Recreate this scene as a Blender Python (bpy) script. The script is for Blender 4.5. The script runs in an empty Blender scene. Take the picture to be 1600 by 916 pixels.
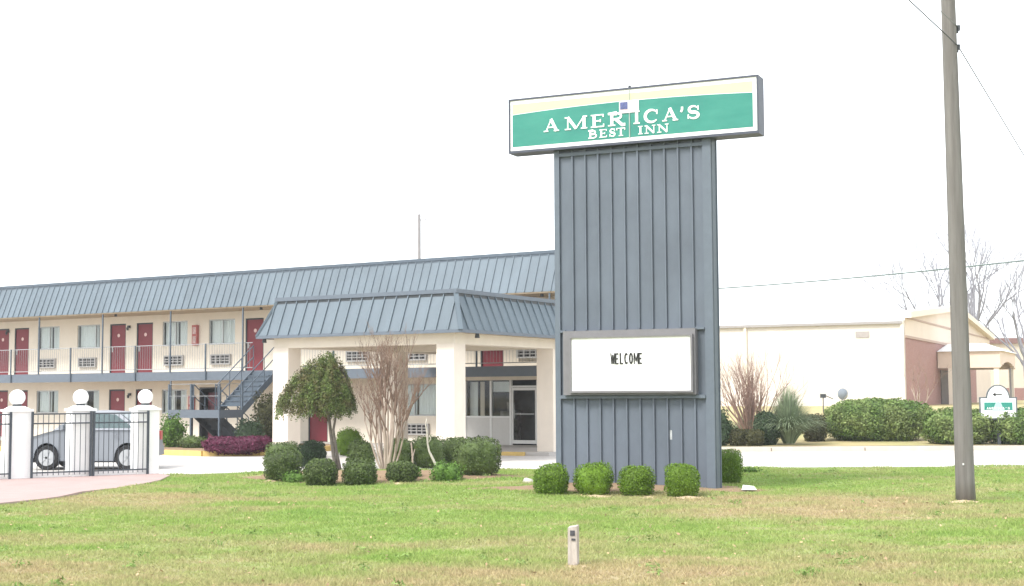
import bpy, math, random
import numpy as np
from mathutils import Vector, Matrix

# ------------------------------------------------------------------ camera
random.seed(7); RNG = np.random.default_rng(11)
C = bpy.context.scene.collection
F = 2166.0; HZ = 617.0; ROLL = 0.005; CH = 1.65
PITCH = math.atan((HZ-458)/F)
fw = Vector((0, math.cos(PITCH), math.sin(PITCH))); _r = Vector((1, 0, 0)); _u = Vector((0, -math.sin(PITCH), math.cos(PITCH)))
UP = math.cos(ROLL)*_u + math.sin(ROLL)*_r; RT = math.cos(ROLL)*_r - math.sin(ROLL)*_u
cam = bpy.data.objects.new('camera', bpy.data.cameras.new('camera')); C.objects.link(cam)
cam.matrix_world = Matrix(((RT.x, UP.x, -fw.x, 0), (RT.y, UP.y, -fw.y, 0), (RT.z, UP.z, -fw.z, CH), (0, 0, 0, 1)))
cam.data.sensor_width = 36; cam.data.lens = 36*F/1600
cam.data.clip_start = 0.1; cam.data.clip_end = 3000
bpy.context.scene.camera = cam

# ------------------------------------------------------------------ world, sun, exposure
sc = bpy.context.scene
SUN = Vector((-0.62, -0.55, 0.95)).normalized()
wd = bpy.data.worlds.new('World'); sc.world = wd; wd.use_nodes = True
nt = wd.node_tree; bg = nt.nodes['Background']
sky = nt.nodes.new('ShaderNodeTexSky'); sky.sky_type = 'NISHITA'; sky.sun_disc = False
sky.sun_elevation = math.asin(SUN.z); sky.sun_rotation = math.atan2(SUN.x, SUN.y)
sky.air_density = 1.0; sky.dust_density = 3.0; sky.ozone_density = 1.0
mx = nt.nodes.new('ShaderNodeMix'); mx.data_type = 'RGBA'
tc = nt.nodes.new('ShaderNodeTexCoord'); mp = nt.nodes.new('ShaderNodeMapping'); mp.inputs['Scale'].default_value = (1.2, 1.2, 3.5)
ns = nt.nodes.new('ShaderNodeTexNoise'); ns.inputs['Scale'].default_value = 1.6; ns.inputs['Detail'].default_value = 6
cr = nt.nodes.new('ShaderNodeMapRange'); cr.inputs['From Min'].default_value = .35; cr.inputs['From Max'].default_value = .6
cr.inputs['To Min'].default_value = .82; cr.inputs['To Max'].default_value = .97
nt.links.new(tc.outputs['Generated'], mp.inputs['Vector']); nt.links.new(mp.outputs[0], ns.inputs['Vector'])
nt.links.new(ns.outputs['Fac'], cr.inputs['Value']); nt.links.new(cr.outputs[0], mx.inputs['Factor'])
nt.links.new(sky.outputs[0], mx.inputs['A']); mx.inputs['B'].default_value = (6.3, 6.55, 6.75, 1)
nt.links.new(mx.outputs['Result'], bg.inputs['Color']); bg.inputs['Strength'].default_value = 0.10
sl = bpy.data.lights.new('sun', 'SUN'); sl.energy = 1.3; sl.angle = math.radians(14); sl.color = (1, .965, .9)
so = bpy.data.objects.new('sun', sl); C.objects.link(so); so.rotation_euler = SUN.to_track_quat('Z', 'Y').to_euler()
sc.view_settings.view_transform = 'Standard'; sc.view_settings.look = 'None'; sc.view_settings.gamma = 1
sc.view_settings.exposure = 1.80
HAZE = 0.0006

# ------------------------------------------------------------------ pixel <-> place helpers (survey of the photograph)
def ray(u, v):
    return fw + RT*((u-800)/F) - UP*((v-458)/F)
def G(u, v, z=0.0):
    d = ray(u, v); t = (z-CH)/d.z; return Vector((d.x*t, d.y*t, z))
def AY(u, v, Y):
    d = ray(u, v); t = Y/d.y; return Vector((d.x*t, Y, CH+d.z*t))
class Frame:
    def __init__(s, o, ang):
        s.o = (o[0], o[1]); s.ang = ang
        s.ex = (math.cos(ang), math.sin(ang)); s.ey = (-math.sin(ang), math.cos(ang))
    def w(s, x, y, z=0): return Vector((s.o[0]+s.ex[0]*x+s.ey[0]*y, s.o[1]+s.ex[1]*x+s.ey[1]*y, z))
    def loc(s, P):
        dx = P[0]-s.o[0]; dy = P[1]-s.o[1]; return (dx*s.ex[0]+dy*s.ex[1], dx*s.ey[0]+dy*s.ey[1], P[2])
    def on(s, u, v, y=0.0):
        d = ray(u, v); k = d.x*s.ey[0]+d.y*s.ey[1]; k0 = s.o[0]*s.ey[0]+s.o[1]*s.ey[1]+y
        t = k0/k; P = (d.x*t, d.y*t, CH+d.z*t); return (s.loc(P)[0], P[2])
    def onx(s, u, v, x=0.0):
        d = ray(u, v); k = d.x*s.ex[0]+d.y*s.ex[1]; k0 = s.o[0]*s.ex[0]+s.o[1]*s.ex[1]+x
        t = k0/k; P = (d.x*t, d.y*t, CH+d.z*t); return (s.loc(P)[1], P[2])

# ------------------------------------------------------------------ materials
MATS = {}
def mat(name, col, rough=.75, spec=.3, metal=0, var=.12, scale=6, col2=None, bump=0, bscale=40, stretch=(1, 1, 1), island=0, trans=0, emit=None, mid=.5, width=.25):
    if name in MATS: return MATS[name]
    m = bpy.data.materials.new(name); m.use_nodes = True; n = m.node_tree; b = n.nodes['Principled BSDF']
    b.inputs['Roughness'].default_value = rough; b.inputs['Specular IOR Level'].default_value = spec; b.inputs['Metallic'].default_value = metal
    t = n.nodes.new('ShaderNodeTexCoord'); mp = n.nodes.new('ShaderNodeMapping'); mp.inputs['Scale'].default_value = stretch
    n.links.new(t.outputs['Object'], mp.inputs[0])
    a = n.nodes.new('ShaderNodeTexNoise'); a.inputs['Scale'].default_value = scale; a.inputs['Detail'].default_value = 7; a.inputs['Roughness'].default_value = .62
    n.links.new(mp.outputs[0], a.inputs['Vector'])
    rmp = n.nodes.new('ShaderNodeMapRange'); rmp.inputs['From Min'].default_value = mid-width; rmp.inputs['From Max'].default_value = mid+width
    n.links.new(a.outputs['Fac'], rmp.inputs['Value'])
    mxx = n.nodes.new('ShaderNodeMix'); mxx.data_type = 'RGBA'
    c2 = col2 if col2 else tuple(c*(1-2*var) for c in col)
    c1 = col if col2 else tuple(min(1, c*(1+var)) for c in col)
    mxx.inputs['A'].default_value = (*c2, 1); mxx.inputs['B'].default_value = (*c1, 1)
    n.links.new(rmp.outputs[0], mxx.inputs['Factor'])
    out = mxx.outputs['Result']
    if island:
        g = n.nodes.new('ShaderNodeNewGeometry'); hs = n.nodes.new('ShaderNodeHueSaturation')
        r2 = n.nodes.new('ShaderNodeMapRange'); r2.inputs['To Min'].default_value = 1-island; r2.inputs['To Max'].default_value = 1+island
        n.links.new(g.outputs['Random Per Island'], r2.inputs['Value']); n.links.new(r2.outputs[0], hs.inputs['Value']); n.links.new(out, hs.inputs['Color']); out = hs.outputs[0]
    n.links.new(out, b.inputs['Base Color'])
    if bump:
        a2 = n.nodes.new('ShaderNodeTexNoise'); a2.inputs['Scale'].default_value = bscale; a2.inputs['Detail'].default_value = 4
        n.links.new(mp.outputs[0], a2.inputs['Vector'])
        bp = n.nodes.new('ShaderNodeBump'); bp.inputs['Strength'].default_value = bump; bp.inputs['Distance'].default_value = .02
        n.links.new(a2.outputs['Fac'], bp.inputs['Height']); n.links.new(bp.outputs[0], b.inputs['Normal'])
    if trans:   # thin leaf: part of the light passes through
        tr = n.nodes.new('ShaderNodeBsdfTranslucent'); n.links.new(out, tr.inputs['Color'])
        ms = n.nodes.new('ShaderNodeMixShader'); ms.inputs[0].default_value = trans
        n.links.new(b.outputs[0], ms.inputs[1]); n.links.new(tr.outputs[0], ms.inputs[2])
        n.links.new(ms.outputs[0], n.nodes['Material Output'].inputs['Surface'])
    if emit: b.inputs['Emission Color'].default_value = (*emit[0], 1); b.inputs['Emission Strength'].default_value = emit[1]
    MATS[name] = m; return m

def glass_mat():
    m = bpy.data.materials.new('window_glass'); m.use_nodes = True; n = m.node_tree; n.nodes.remove(n.nodes['Principled BSDF'])
    tr = n.nodes.new('ShaderNodeBsdfTransparent'); tr.inputs[0].default_value = (.95, .98, .98, 1)
    gl = n.nodes.new('ShaderNodeBsdfGlossy'); gl.inputs['Roughness'].default_value = .02
    fr = n.nodes.new('ShaderNodeFresnel'); fr.inputs[0].default_value = 1.5
    ms = n.nodes.new('ShaderNodeMixShader'); n.links.new(fr.outputs[0], ms.inputs[0]); n.links.new(tr.outputs[0], ms.inputs[1]); n.links.new(gl.outputs[0], ms.inputs[2])
    n.links.new(ms.outputs[0], n.nodes['Material Output'].inputs['Surface']); MATS['glass'] = m; return m
GLASS = glass_mat()

PAINT_BLUE = mat('blue_grey_metal', (.116, .138, .172), .55, .35, var=.13, scale=1.1, stretch=(1, 1, .6))
ROOF_BLUE = mat('blue_grey_roof_metal', (.115, .148, .178), .6, .4, var=.10, scale=1.0, stretch=(1, 1, .4))
TRIM_BLUE = mat('blue_grey_trim', (.112, .136, .168), .5, .4, var=.05)
STEEL_BLUE = mat('blue_grey_painted_steel', (.085, .11, .14), .55, .35, var=.08)
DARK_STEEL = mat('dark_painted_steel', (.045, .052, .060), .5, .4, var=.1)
CREAM = mat('cream_render', (.74, .67, .57), .85, .2, var=.035, scale=2.2, bump=.15, bscale=60)
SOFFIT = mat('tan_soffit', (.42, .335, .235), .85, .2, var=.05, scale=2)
STUCCO = mat('cream_stucco', (.74, .66, .575), .9, .2, var=.035, scale=2, bump=.2, bscale=80)
WHITE = mat('white_masonry_paint', (.85, .845, .84), .85, .2, var=.03, scale=2.5, bump=.15, bscale=50)
RED = mat('dark_red_door_paint', (.20, .024, .036), .5, .4, var=.06, scale=2)
ALU = mat('aluminium_frame', (.42, .43, .43), .4, .5, metal=.5, var=.05)
WFRAME = mat('white_frame_paint', (.74, .74, .73), .5, .4, var=.03)
CURTAIN = mat('pale_curtain', (.84, .88, .87), .9, .1, var=.06, scale=3, stretch=(8, 1, .4))
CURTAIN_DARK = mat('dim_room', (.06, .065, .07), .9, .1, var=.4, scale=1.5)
LOUVER_DARK = mat('dark_grille_recess', (.04, .04, .045), .8, .2, var=.2)
GRILLE = mat('grille_aluminium', (.40, .39, .38), .55, .3, var=.06)
CONCRETE = mat('pale_concrete', (.46, .435, .415), .9, .2, var=.07, scale=.7, bump=.2, bscale=30)
CONC_DARK = mat('walkway_concrete', (.40, .38, .36), .9, .2, var=.08, scale=2)
KERB = mat('kerb_concrete', (.54, .49, .42), .9, .2, var=.08, scale=3)
KERB_Y = mat('yellow_kerb_paint', (.62, .44, .16), .8, .2, var=.12, scale=5)
PINK = mat('pinkish_paving', (.355, .265, .25), .9, .2, var=.06, scale=1.6, bump=.25, bscale=25)
MULCH = mat('pine_straw_mulch', (.20, .135, .085), .95, .1, col2=(.30, .215, .14), scale=7, bump=.8, bscale=60)
BARK = mat('grey_weathered_pole_wood', (.215, .205, .195), .9, .15, col2=(.115, .108, .10), scale=3, stretch=(4, 4, .22), bump=.6, bscale=14)
BARK_TAN = mat('pale_smooth_bark', (.50, .42, .36), .8, .2, col2=(.24, .18, .145), scale=7, stretch=(2, 2, .4))
BARK_GREY = mat('grey_bark', (.20, .175, .15), .9, .1, var=.2, scale=9)
TWIG = mat('reddish_twigs', (.24, .165, .13), .9, .1, var=.2, scale=5)
TWIG_FAR = mat('haze_grey_branches', (.24, .235, .26), .9, .1, var=.1, scale=1)  # distance haze mixed into the colour: paler and bluer than near bark
BOXG = mat('boxwood_leaves', (.088, .125, .032), .6, .3, col2=(.052, .082, .022), scale=5, island=.45, trans=.12)
BOXB = mat('bright_boxwood_leaves', (.125, .215, .018), .6, .25, col2=(.085, .155, .014), scale=5, island=.35, trans=.15)
HEDGE_L = mat('pale_hedge_leaves', (.20, .25, .09), .7, .2, col2=(.085, .15, .035), scale=1.1, island=.4, trans=.12, width=.12)
DARKG = mat('dark_conifer_leaves', (.045, .075, .038), .7, .2, col2=(.03, .05, .024), scale=5, island=.4, trans=.1)
BROWNG = mat('brownish_hedge_leaves', (.07, .068, .03), .7, .2, col2=(.04, .045, .018), scale=5, island=.4, trans=.1)
WEEP = mat('weeping_tree_leaves', (.105, .145, .042), .65, .2, col2=(.125, .10, .048), scale=3.2, island=.5, trans=.15, mid=.46, width=.1)
PURPLE = mat('purple_leaves', (.125, .028, .062), .7, .2, var=.2, scale=5, island=.4, trans=.15)
PAMPAS = mat('pampas_blades', (.25, .31, .19), .8, .2, col2=(.16, .21, .12), scale=2, island=.4, trans=.2)
FRESH = mat('fresh_weed_leaves', (.12, .22, .04), .7, .2, col2=(.07, .13, .03), scale=6, island=.4, trans=.2)
BRICK = None
# brick
m = bpy.data.materials.new('red_brick'); m.use_nodes = True; n = m.node_tree; b = n.nodes['Principled BSDF']; b.inputs['Roughness'].default_value = .9
t = n.nodes.new('ShaderNodeTexCoord'); mp = n.nodes.new('ShaderNodeMapping'); mp.inputs['Rotation'].default_value = (0, math.radians(90), math.radians(0))
br = n.nodes.new('ShaderNodeTexBrick'); br.inputs['Scale'].default_value = 3.2; br.inputs['Color1'].default_value = (.31, .15, .125, 1); br.inputs['Color2'].default_value = (.26, .12, .105, 1); br.inputs['Mortar'].default_value = (.40, .30, .26, 1); br.inputs['Mortar Size'].default_value = .015
sx = n.nodes.new('ShaderNodeSeparateXYZ'); cb = n.nodes.new('ShaderNodeCombineXYZ')
n.links.new(t.outputs['Object'], sx.inputs[0]); ad = n.nodes.new('ShaderNodeMath'); ad.operation = 'ADD'
n.links.new(sx.outputs['X'], ad.inputs[0]); n.links.new(sx.outputs['Y'], ad.inputs[1]); n.links.new(ad.outputs[0], cb.inputs['X']); n.links.new(sx.outputs['Z'], cb.inputs['Y'])
n.links.new(cb.outputs[0], br.inputs['Vector']); n.links.new(br.outputs['Color'], b.inputs['Base Color']); BRICK = m

# lawn colour: green turf with straw-coloured dormant patches; the verge strip nearest the street is mostly dormant
def lawn_mat(name, blades):
    m = bpy.data.materials.new(name); m.use_nodes = True; n = m.node_tree; b = n.nodes['Principled BSDF']
    b.inputs['Roughness'].default_value = .9; b.inputs['Specular IOR Level'].default_value = .15
    L = n.links.new
    t = n.nodes.new('ShaderNodeTexCoord')
    def noise(sc_, st, det=6):
        mp = n.nodes.new('ShaderNodeMapping'); mp.inputs['Scale'].default_value = st; L(t.outputs['Object'], mp.inputs[0])
        a = n.nodes.new('ShaderNodeTexNoise'); a.inputs['Scale'].default_value = sc_; a.inputs['Detail'].default_value = det; a.inputs['Roughness'].default_value = .65; L(mp.outputs[0], a.inputs['Vector']); return a.outputs['Fac']
    n1 = noise(.55, (.55, 1.1, 1)); n2 = noise(7, (1, 1, 1)); n3 = noise(1.6, (.8, 1.3, 1))
    sp = n.nodes.new('ShaderNodeSeparateXYZ'); L(t.outputs['Object'], sp.inputs[0])
    yr = n.nodes.new('ShaderNodeMapRange'); yr.inputs['From Min'].default_value = 12.2; yr.inputs['From Max'].default_value = 17.0; yr.inputs['To Min'].default_value = .15; yr.inputs['To Max'].default_value = 0; L(sp.outputs['Y'], yr.inputs['Value'])
    def math_(op, a, bb, c=None):
        q = n.nodes.new('ShaderNodeMath'); q.operation = op
        for i, x in enumerate((a, bb)):
            if isinstance(x, (int, float)): q.inputs[i].default_value = x
            else: L(x, q.inputs[i])
        return q.outputs[0]
    dist = n.nodes.new('ShaderNodeVectorMath'); dist.operation = 'DISTANCE'; L(t.outputs['Object'], dist.inputs[0]); dist.inputs[1].default_value = (4.4, 20.6, 0)
    pr = n.nodes.new('ShaderNodeMapRange'); pr.inputs['From Min'].default_value = .8; pr.inputs['From Max'].default_value = 4.0; pr.inputs['To Min'].default_value = .20; pr.inputs['To Max'].default_value = 0; L(dist.outputs['Value'], pr.inputs['Value'])
    dist2 = n.nodes.new('ShaderNodeVectorMath'); dist2.operation = 'DISTANCE'; L(t.outputs['Object'], dist2.inputs[0]); dist2.inputs[1].default_value = (-6.6, 22.5, 0)
    pr2 = n.nodes.new('ShaderNodeMapRange'); pr2.inputs['From Min'].default_value = .5; pr2.inputs['From Max'].default_value = 3.2; pr2.inputs['To Min'].default_value = .16; pr2.inputs['To Max'].default_value = 0; L(dist2.outputs['Value'], pr2.inputs['Value'])
    dry = math_('ADD', math_('ADD', math_('ADD', math_('MULTIPLY', n1, .62), math_('MULTIPLY', n2, .12)), math_('MULTIPLY', n3, .3)), math_('ADD', yr.outputs[0], math_('ADD', pr.outputs[0], pr2.outputs[0])))
    rp = n.nodes.new('ShaderNodeValToRGB'); L(dry, rp.inputs[0]); e = rp.color_ramp.elements
    e[0].position = .42; e[0].color = (.195, .29, .075, 1)
    e[1].position = .86; e[1].color = (.40, .295, .20, 1)
    for p, c in ((.51, (.235, .31, .09)), (.60, (.30, .31, .135)), (.70, (.36, .305, .17))):
        x = e.new(p); x.color = (*c, 1)
    out = rp.outputs[0]
    if blades:
        g = n.nodes.new('ShaderNodeNewGeometry'); hs = n.nodes.new('ShaderNodeHueSaturation'); r2 = n.nodes.new('ShaderNodeMapRange')
        r2.inputs['To Min'].default_value = .95; r2.inputs['To Max'].default_value = 1.45
        L(g.outputs['Random Per Island'], r2.inputs['Value']); L(r2.outputs[0], hs.inputs['Value']); L(out, hs.inputs['Color']); out = hs.outputs[0]
        tr = n.nodes.new('ShaderNodeBsdfTranslucent'); L(out, tr.inputs['Color']); ms = n.nodes.new('ShaderNodeMixShader'); ms.inputs[0].default_value = .42
        L(b.outputs[0], ms.inputs[1]); L(tr.outputs[0], ms.inputs[2]); L(ms.outputs[0], n.nodes['Material Output'].inputs['Surface'])
    if not blades:      # self-shading of the blades put into the ground colour, darkening it to match
        hs = n.nodes.new('ShaderNodeHueSaturation'); hs.inputs['Value'].default_value = .8; L(out, hs.inputs['Color']); out = hs.outputs[0]
    L(out, b.inputs['Base Color']); return m
LAWN = lawn_mat('lawn_turf', False); BLADE = lawn_mat('grass_blades', True)
BANKM = mat('bank_grass', (.30, .29, .13), .9, .1, col2=(.40, .31, .18), scale=.35, mid=.5, width=.15)

# ------------------------------------------------------------------ mesh helpers
class MB:
    def __init__(s): s.v = []; s.f = []; s.smooth = False
    def quad(s, a, b, c, d): i = len(s.v); s.v += [tuple(a), tuple(b), tuple(c), tuple(d)]; s.f.append((i, i+1, i+2, i+3)); return s
    def poly(s, pts): i = len(s.v); s.v += [tuple(p) for p in pts]; s.f.append(tuple(range(i, i+len(pts)))); return s
    def box(s, x0, x1, y0, y1, z0, z1):
        i = len(s.v)
        s.v += [(x0, y0, z0), (x1, y0, z0), (x1, y1, z0), (x0, y1, z0), (x0, y0, z1), (x1, y0, z1), (x1, y1, z1), (x0, y1, z1)]
        s.f += [tuple(i+k for k in q) for q in ((0, 3, 2, 1), (4, 5, 6, 7), (0, 1, 5, 4), (1, 2, 6, 5), (2, 3, 7, 6), (3, 0, 4, 7))]; return s
    def hexa(s, b4, t4):
        i = len(s.v); s.v += [tuple(p) for p in b4]+[tuple(p) for p in t4]
        s.f += [tuple(i+k for k in q) for q in ((0, 3, 2, 1), (4, 5, 6, 7), (0, 1, 5, 4), (1, 2, 6, 5), (2, 3, 7, 6), (3, 0, 4, 7))]; return s
    def bar(s, a, b, w, h=None, up=(0, 0, 1)):       # rectangular bar from a to b
        h = h or w; a = Vector(a); b = Vector(b); d = (b-a).normalized(); up = Vector(up)
        if abs(d.dot(up)) > .99: up = Vector((1, 0, 0))
        sd = d.cross(up).normalized(); u2 = sd.cross(d).normalized(); sd *= w/2; u2 *= h/2
        s.hexa([a-sd-u2, a+sd-u2, a+sd+u2, a-sd+u2], [b-sd-u2, b+sd-u2, b+sd+u2, b-sd+u2]); return s
    def tube(s, pts, rads, n=8, cap=True):
        base = len(s.v); pts = [Vector(p) for p in pts]; prev = None
        for k, p in enumerate(pts):
            d = (pts[min(k+1, len(pts)-1)]-pts[max(k-1, 0)]).normalized()
            if prev is None:
                a = Vector((1, 0, 0)) if abs(d.x) < .8 else Vector((0, 1, 0)); x = d.cross(a).normalized()
            else: x = (prev-d*prev.dot(d)).normalized()
            prev = x; y = d.cross(x); r = rads[k] if hasattr(rads, '__len__') else rads
            for j in range(n):
                t = 2*math.pi*j/n; s.v.append(tuple(p+x*(r*math.cos(t))+y*(r*math.sin(t))))
        for k in range(len(pts)-1):
            for j in range(n):
                a = base+k*n+j; b = base+k*n+(j+1) % n; s.f.append((a, b, b+n, a+n))
        if cap: s.f.append(tuple(base+j for j in range(n))[::-1]); s.f.append(tuple(base+(len(pts)-1)*n+j for j in range(n)))
        return s
    def sphere(s, c, r, nu=24, nv=14, sz=1):
        base = len(s.v)
        for i in range(nv+1):
            ph = math.pi*i/nv
            for j in range(nu):
                t = 2*math.pi*j/nu; s.v.append((c[0]+r*math.sin(ph)*math.cos(t), c[1]+r*math.sin(ph)*math.sin(t), c[2]+r*sz*math.cos(ph)))
        for i in range(nv):
            for j in range(nu):
                a = base+i*nu+j; b = base+i*nu+(j+1) % nu; s.f.append((a, a+nu, b+nu, b))
        return s
    def prism(s, poly, axis_vec, origin=(0, 0, 0)):      # poly: list of 3D pts, extruded along axis_vec
        a = Vector(axis_vec); i = len(s.v); k = len(poly)
        s.v += [tuple(p) for p in poly]+[tuple(Vector(p)+a) for p in poly]
        s.f.append(tuple(range(i, i+k))); s.f.append(tuple(range(i+2*k-1, i+k-1, -1)))
        for j in range(k): j2 = (j+1) % k; s.f.append((i+j, i+k+j, i+k+j2, i+j2))
        return s
    def mesh(s, name, m, smooth=None):
        me = bpy.data.meshes.new(name); me.from_pydata(s.v, [], s.f); me.materials.append(m)
        if smooth if smooth is not None else s.smooth: me.polygons.foreach_set('use_smooth', [True]*len(me.polygons))
        import bmesh
        if m is GLASS: me.update(); return me      # panes keep their outward normals
        bm = bmesh.new(); bm.from_mesh(me); bmesh.ops.recalc_face_normals(bm, faces=bm.faces); bm.to_mesh(me); bm.free()
        me.update(); return me
def link(name, me, parent=None, loc=(0, 0, 0), rotz=0):
    o = bpy.data.objects.new(name, me); C.objects.link(o); o.location = loc; o.rotation_euler[2] = rotz
    if parent: o.parent = parent
    return o
def part(name, mb, m, parent, loc=(0, 0, 0), rotz=0, smooth=None, label=None):
    o = link(name, mb.mesh(name, m, smooth), parent, loc, rotz)
    if label: o['label'] = label
    return o
def tag(o, label, cat, group=None):
    o['label'] = label; o['category'] = cat
    if group: o['group'] = group
    return o
def thing(name, label, cat, loc=(0, 0, 0), rotz=0, group=None):
    return tag(link(name, None, None, loc, rotz), label, cat, group)
def struct(name, mb, m, loc=(0, 0, 0), rotz=0, smooth=None):
    o = part(name, mb, m, None, loc, rotz, smooth); o['kind'] = 'structure'; return o
def raw_mesh(name, V, Fc, m):        # V (n,3), Fc (k,3 or 4)
    me = bpy.data.meshes.new(name); k = Fc.shape[1]
    me.vertices.add(len(V)); me.vertices.foreach_set('co', V.astype(np.float32).ravel())
    me.loops.add(Fc.size); me.loops.foreach_set('vertex_index', Fc.astype(np.int32).ravel())
    me.polygons.add(len(Fc)); me.polygons.foreach_set('loop_start', np.arange(0, Fc.size, k, dtype=np.int32))
    me.update(calc_edges=True); me.validate(); me.materials.append(m); return me
def leaves(P, N, size, asp=.6, jit=.8, sv=.35):
    """one diamond-shaped leaf per point P facing roughly N"""
    n = len(P); N = N+RNG.normal(0, jit, (n, 3)); N /= np.linalg.norm(N, axis=1, keepdims=True)+1e-9
    a = RNG.normal(0, 1, (n, 3)); a -= N*(a*N).sum(1, keepdims=True); a /= np.linalg.norm(a, axis=1, keepdims=True)+1e-9
    b = np.cross(N, a); s = size*(1+RNG.uniform(-sv, sv, (n, 1)))
    V = np.stack([P-a*s/2, P-b*s*asp/2, P+a*s/2, P+b*s*asp/2], 1).reshape(-1, 3)
    return V, np.arange(n*4).reshape(-1, 4)
def lumpy(d, seed, amp, fr=3.0):
    r = np.random.default_rng(seed); out = np.zeros(len(d))
    for k in range(7):
        w = r.normal(0, fr*(1+.5*k), 3); out += np.sin(d@w+r.uniform(0, 6))*amp/(1+.5*k)
    return out
def bush_mesh(name, w, h, m, dens=3200, leaf=.040, box=.6, seed=1, lump=.05, dep=None, flat=.0, loose=.06):
    """clipped shrub: a superellipsoid body close-packed with leaves, base at z=0"""
    dep = dep or w; r = np.random.default_rng(seed)
    d = r.normal(0, 1, (dens, 3)); d /= np.linalg.norm(d, axis=1, keepdims=True)
    def surf(d, k):
        e = 2+box*3; q = (np.abs(d)**e).sum(1)**(-1/e)
        q = q*(1+lumpy(d, seed, lump))*k
        P = d*q[:, None]; P[:, 0] *= w/2; P[:, 1] *= dep/2; P[:, 2] = P[:, 2]*h*.52+h*.49
        P[:, :2] *= (1-.18*np.clip((.35*h-P[:, 2])/h, 0, 1)/.35)[:, None]
        return P
    P = surf(d, 1+r.uniform(-.13, loose, dens)); ok = P[:, 2] > 0.0; P = P[ok]; V, Fc = leaves(P, d[ok], leaf)
    # shaded inner body of twigs and leaves
    nu, nv = 28, 14; g = []
    for i in range(nv+1):
        for j in range(nu):
            ph = math.pi*i/nv; t = 2*math.pi*j/nu; g.append((math.sin(ph)*math.cos(t)+1e-6, math.sin(ph)*math.sin(t)+1e-6, math.cos(ph)))
    g = np.array(g); K = surf(g, .86); K[:, 2] = np.maximum(K[:, 2], .01)
    f = [(i*nu+j, (i+1)*nu+j, (i+1)*nu+(j+1) % nu, i*nu+(j+1) % nu) for i in range(nv) for j in range(nu)]
    return raw_mesh(name, np.vstack([V, K]), np.vstack([Fc, np.array(f)+len(V)]), m)

# ================================================================== LARGE STRUCTURE
# --- ground sheet to the horizon
struct('ground', MB().quad((-900, -900, -.24), (900, -900, -.24), (900, 1800, -.24), (-900, 1800, -.24)), BANKM)
# --- parking lot and drive
LOT = -.15
struct('parking_lot', MB().quad((-70, 26, LOT), (70, 26, LOT), (70, 75, LOT), (-70, 75, LOT)), CONCRETE)
struct('road', MB().quad((-400, -16, -.12), (400, -16, -.12), (400, -1.2, -.12), (-400, -1.2, -.12)), mat('asphalt', (.07, .07, .07), .9, .2))
# --- lawn (real height field with a skirt)
def lawn_h(x, y):
    return .018*math.sin(x*.9+1)*math.sin(y*.55) + .012*math.sin(x*2.3+y*1.7)
def mound(x, y):
    a = math.exp(-(((x+2.95)/2.6)**2+((y-28.2)/1.5)**2)**1.5)*.10
    b = math.exp(-(((x-1.7)/2.5)**2+((y-24.1)/1.4)**2)**1.5)*.05
    return a+b
far_pts = [(-60, 28.3), (-8.9, 28.3), (-7.9, 29.2), (-7.35, 29.35), (-5.4, 30.5), (-3, 30.9), (0, 31.1), (4.5, 31.2), (11.4, 31.1), (60, 31)]
def far_y(x):
    for (a, ya), (b, yb) in zip(far_pts, far_pts[1:]):
        if a <= x <= b: return ya+(yb-ya)*(x-a)/(b-a)
    return 31
xs = sorted(set([-60, -45, -30, -20]+[round(-14+.35*i, 3) for i in range(90)]+[20, 30, 45, 60])); nyv = 76
V = []; Fl = []
for x in xs:
    fy = far_y(x)
    for j in range(nyv+1):
        y = -1+(fy+1)*(j/nyv)**.9; fade = min(1, max(0, (fy-y)/.6)); V.append((x, y, lawn_h(x, y)*fade+mound(x, y)))
    V.append((x, fy, -.2))
st = nyv+2
for i in range(len(xs)-1):
    for j in range(nyv+1): a = i*st+j; Fl.append((a, a+st, a+st+1, a+1))
me = raw_mesh('lawn', np.array(V), np.array(Fl), LAWN); me.polygons.foreach_set('use_smooth', [True]*len(me.polygons))
o = link('lawn', me); o['kind'] = 'structure'

# --- pink paving beside the fence
pp = [G(u, v, .035) for u, v in ((-60, 792), (0, 786), (60, 780), (92, 776), (128, 768), (185, 762), (222, 756), (250, 750), (266, 742.5))]
bk = [Vector((-7.6, 29.6, .035)), Vector((-10.4, 27.75, .035)), Vector((-13, 25.6, .035))]
ring = pp+bk; mb = MB()
mb.prism([(p.x, p.y, -.22) for p in ring], (0, 0, .255)); struct('pavement', mb, PINK)

# --- mulch beds (irregular, slightly raised)
def bed(cx, cy, rx, ry, seed, z=.02, nr=44):
    r = random.Random(seed); ph = [r.uniform(0, 6) for _ in range(4)]; mb = MB(); pts = []
    for j in range(nr):
        t = 2*math.pi*j/nr; q = 1+.09*math.sin(3*t+ph[0])+.07*math.sin(5*t+ph[1])+.05*math.sin(9*t+ph[2])
        pts.append((cx+rx*q*math.cos(t), cy+ry*q*math.sin(t)))
    rings = [(1, -.02), (.93, z*.6), (.7, z), (.35, z+.01), (0.02, z+.012)]
    for k, dz in rings:
        for x, y in pts:
            X = cx+(x-cx)*k; Y = cy+(y-cy)*k; mb.v.append((X, Y, lawn_h(X, Y)+mound(X, Y)+dz))
    for a in range(len(rings)-1):
        for j in range(nr): i = a*nr+j; i2 = a*nr+(j+1) % nr; mb.f.append((i, i2, i2+nr, i+nr))
    return mb
struct('mulch_bed', bed(-2.7, 27.95, 2.9, 1.6, 3), MULCH, smooth=True)
struct('mulch_bed', bed(1.9, 24.2, 2.45, 1.15, 5), MULCH, smooth=True)

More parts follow.
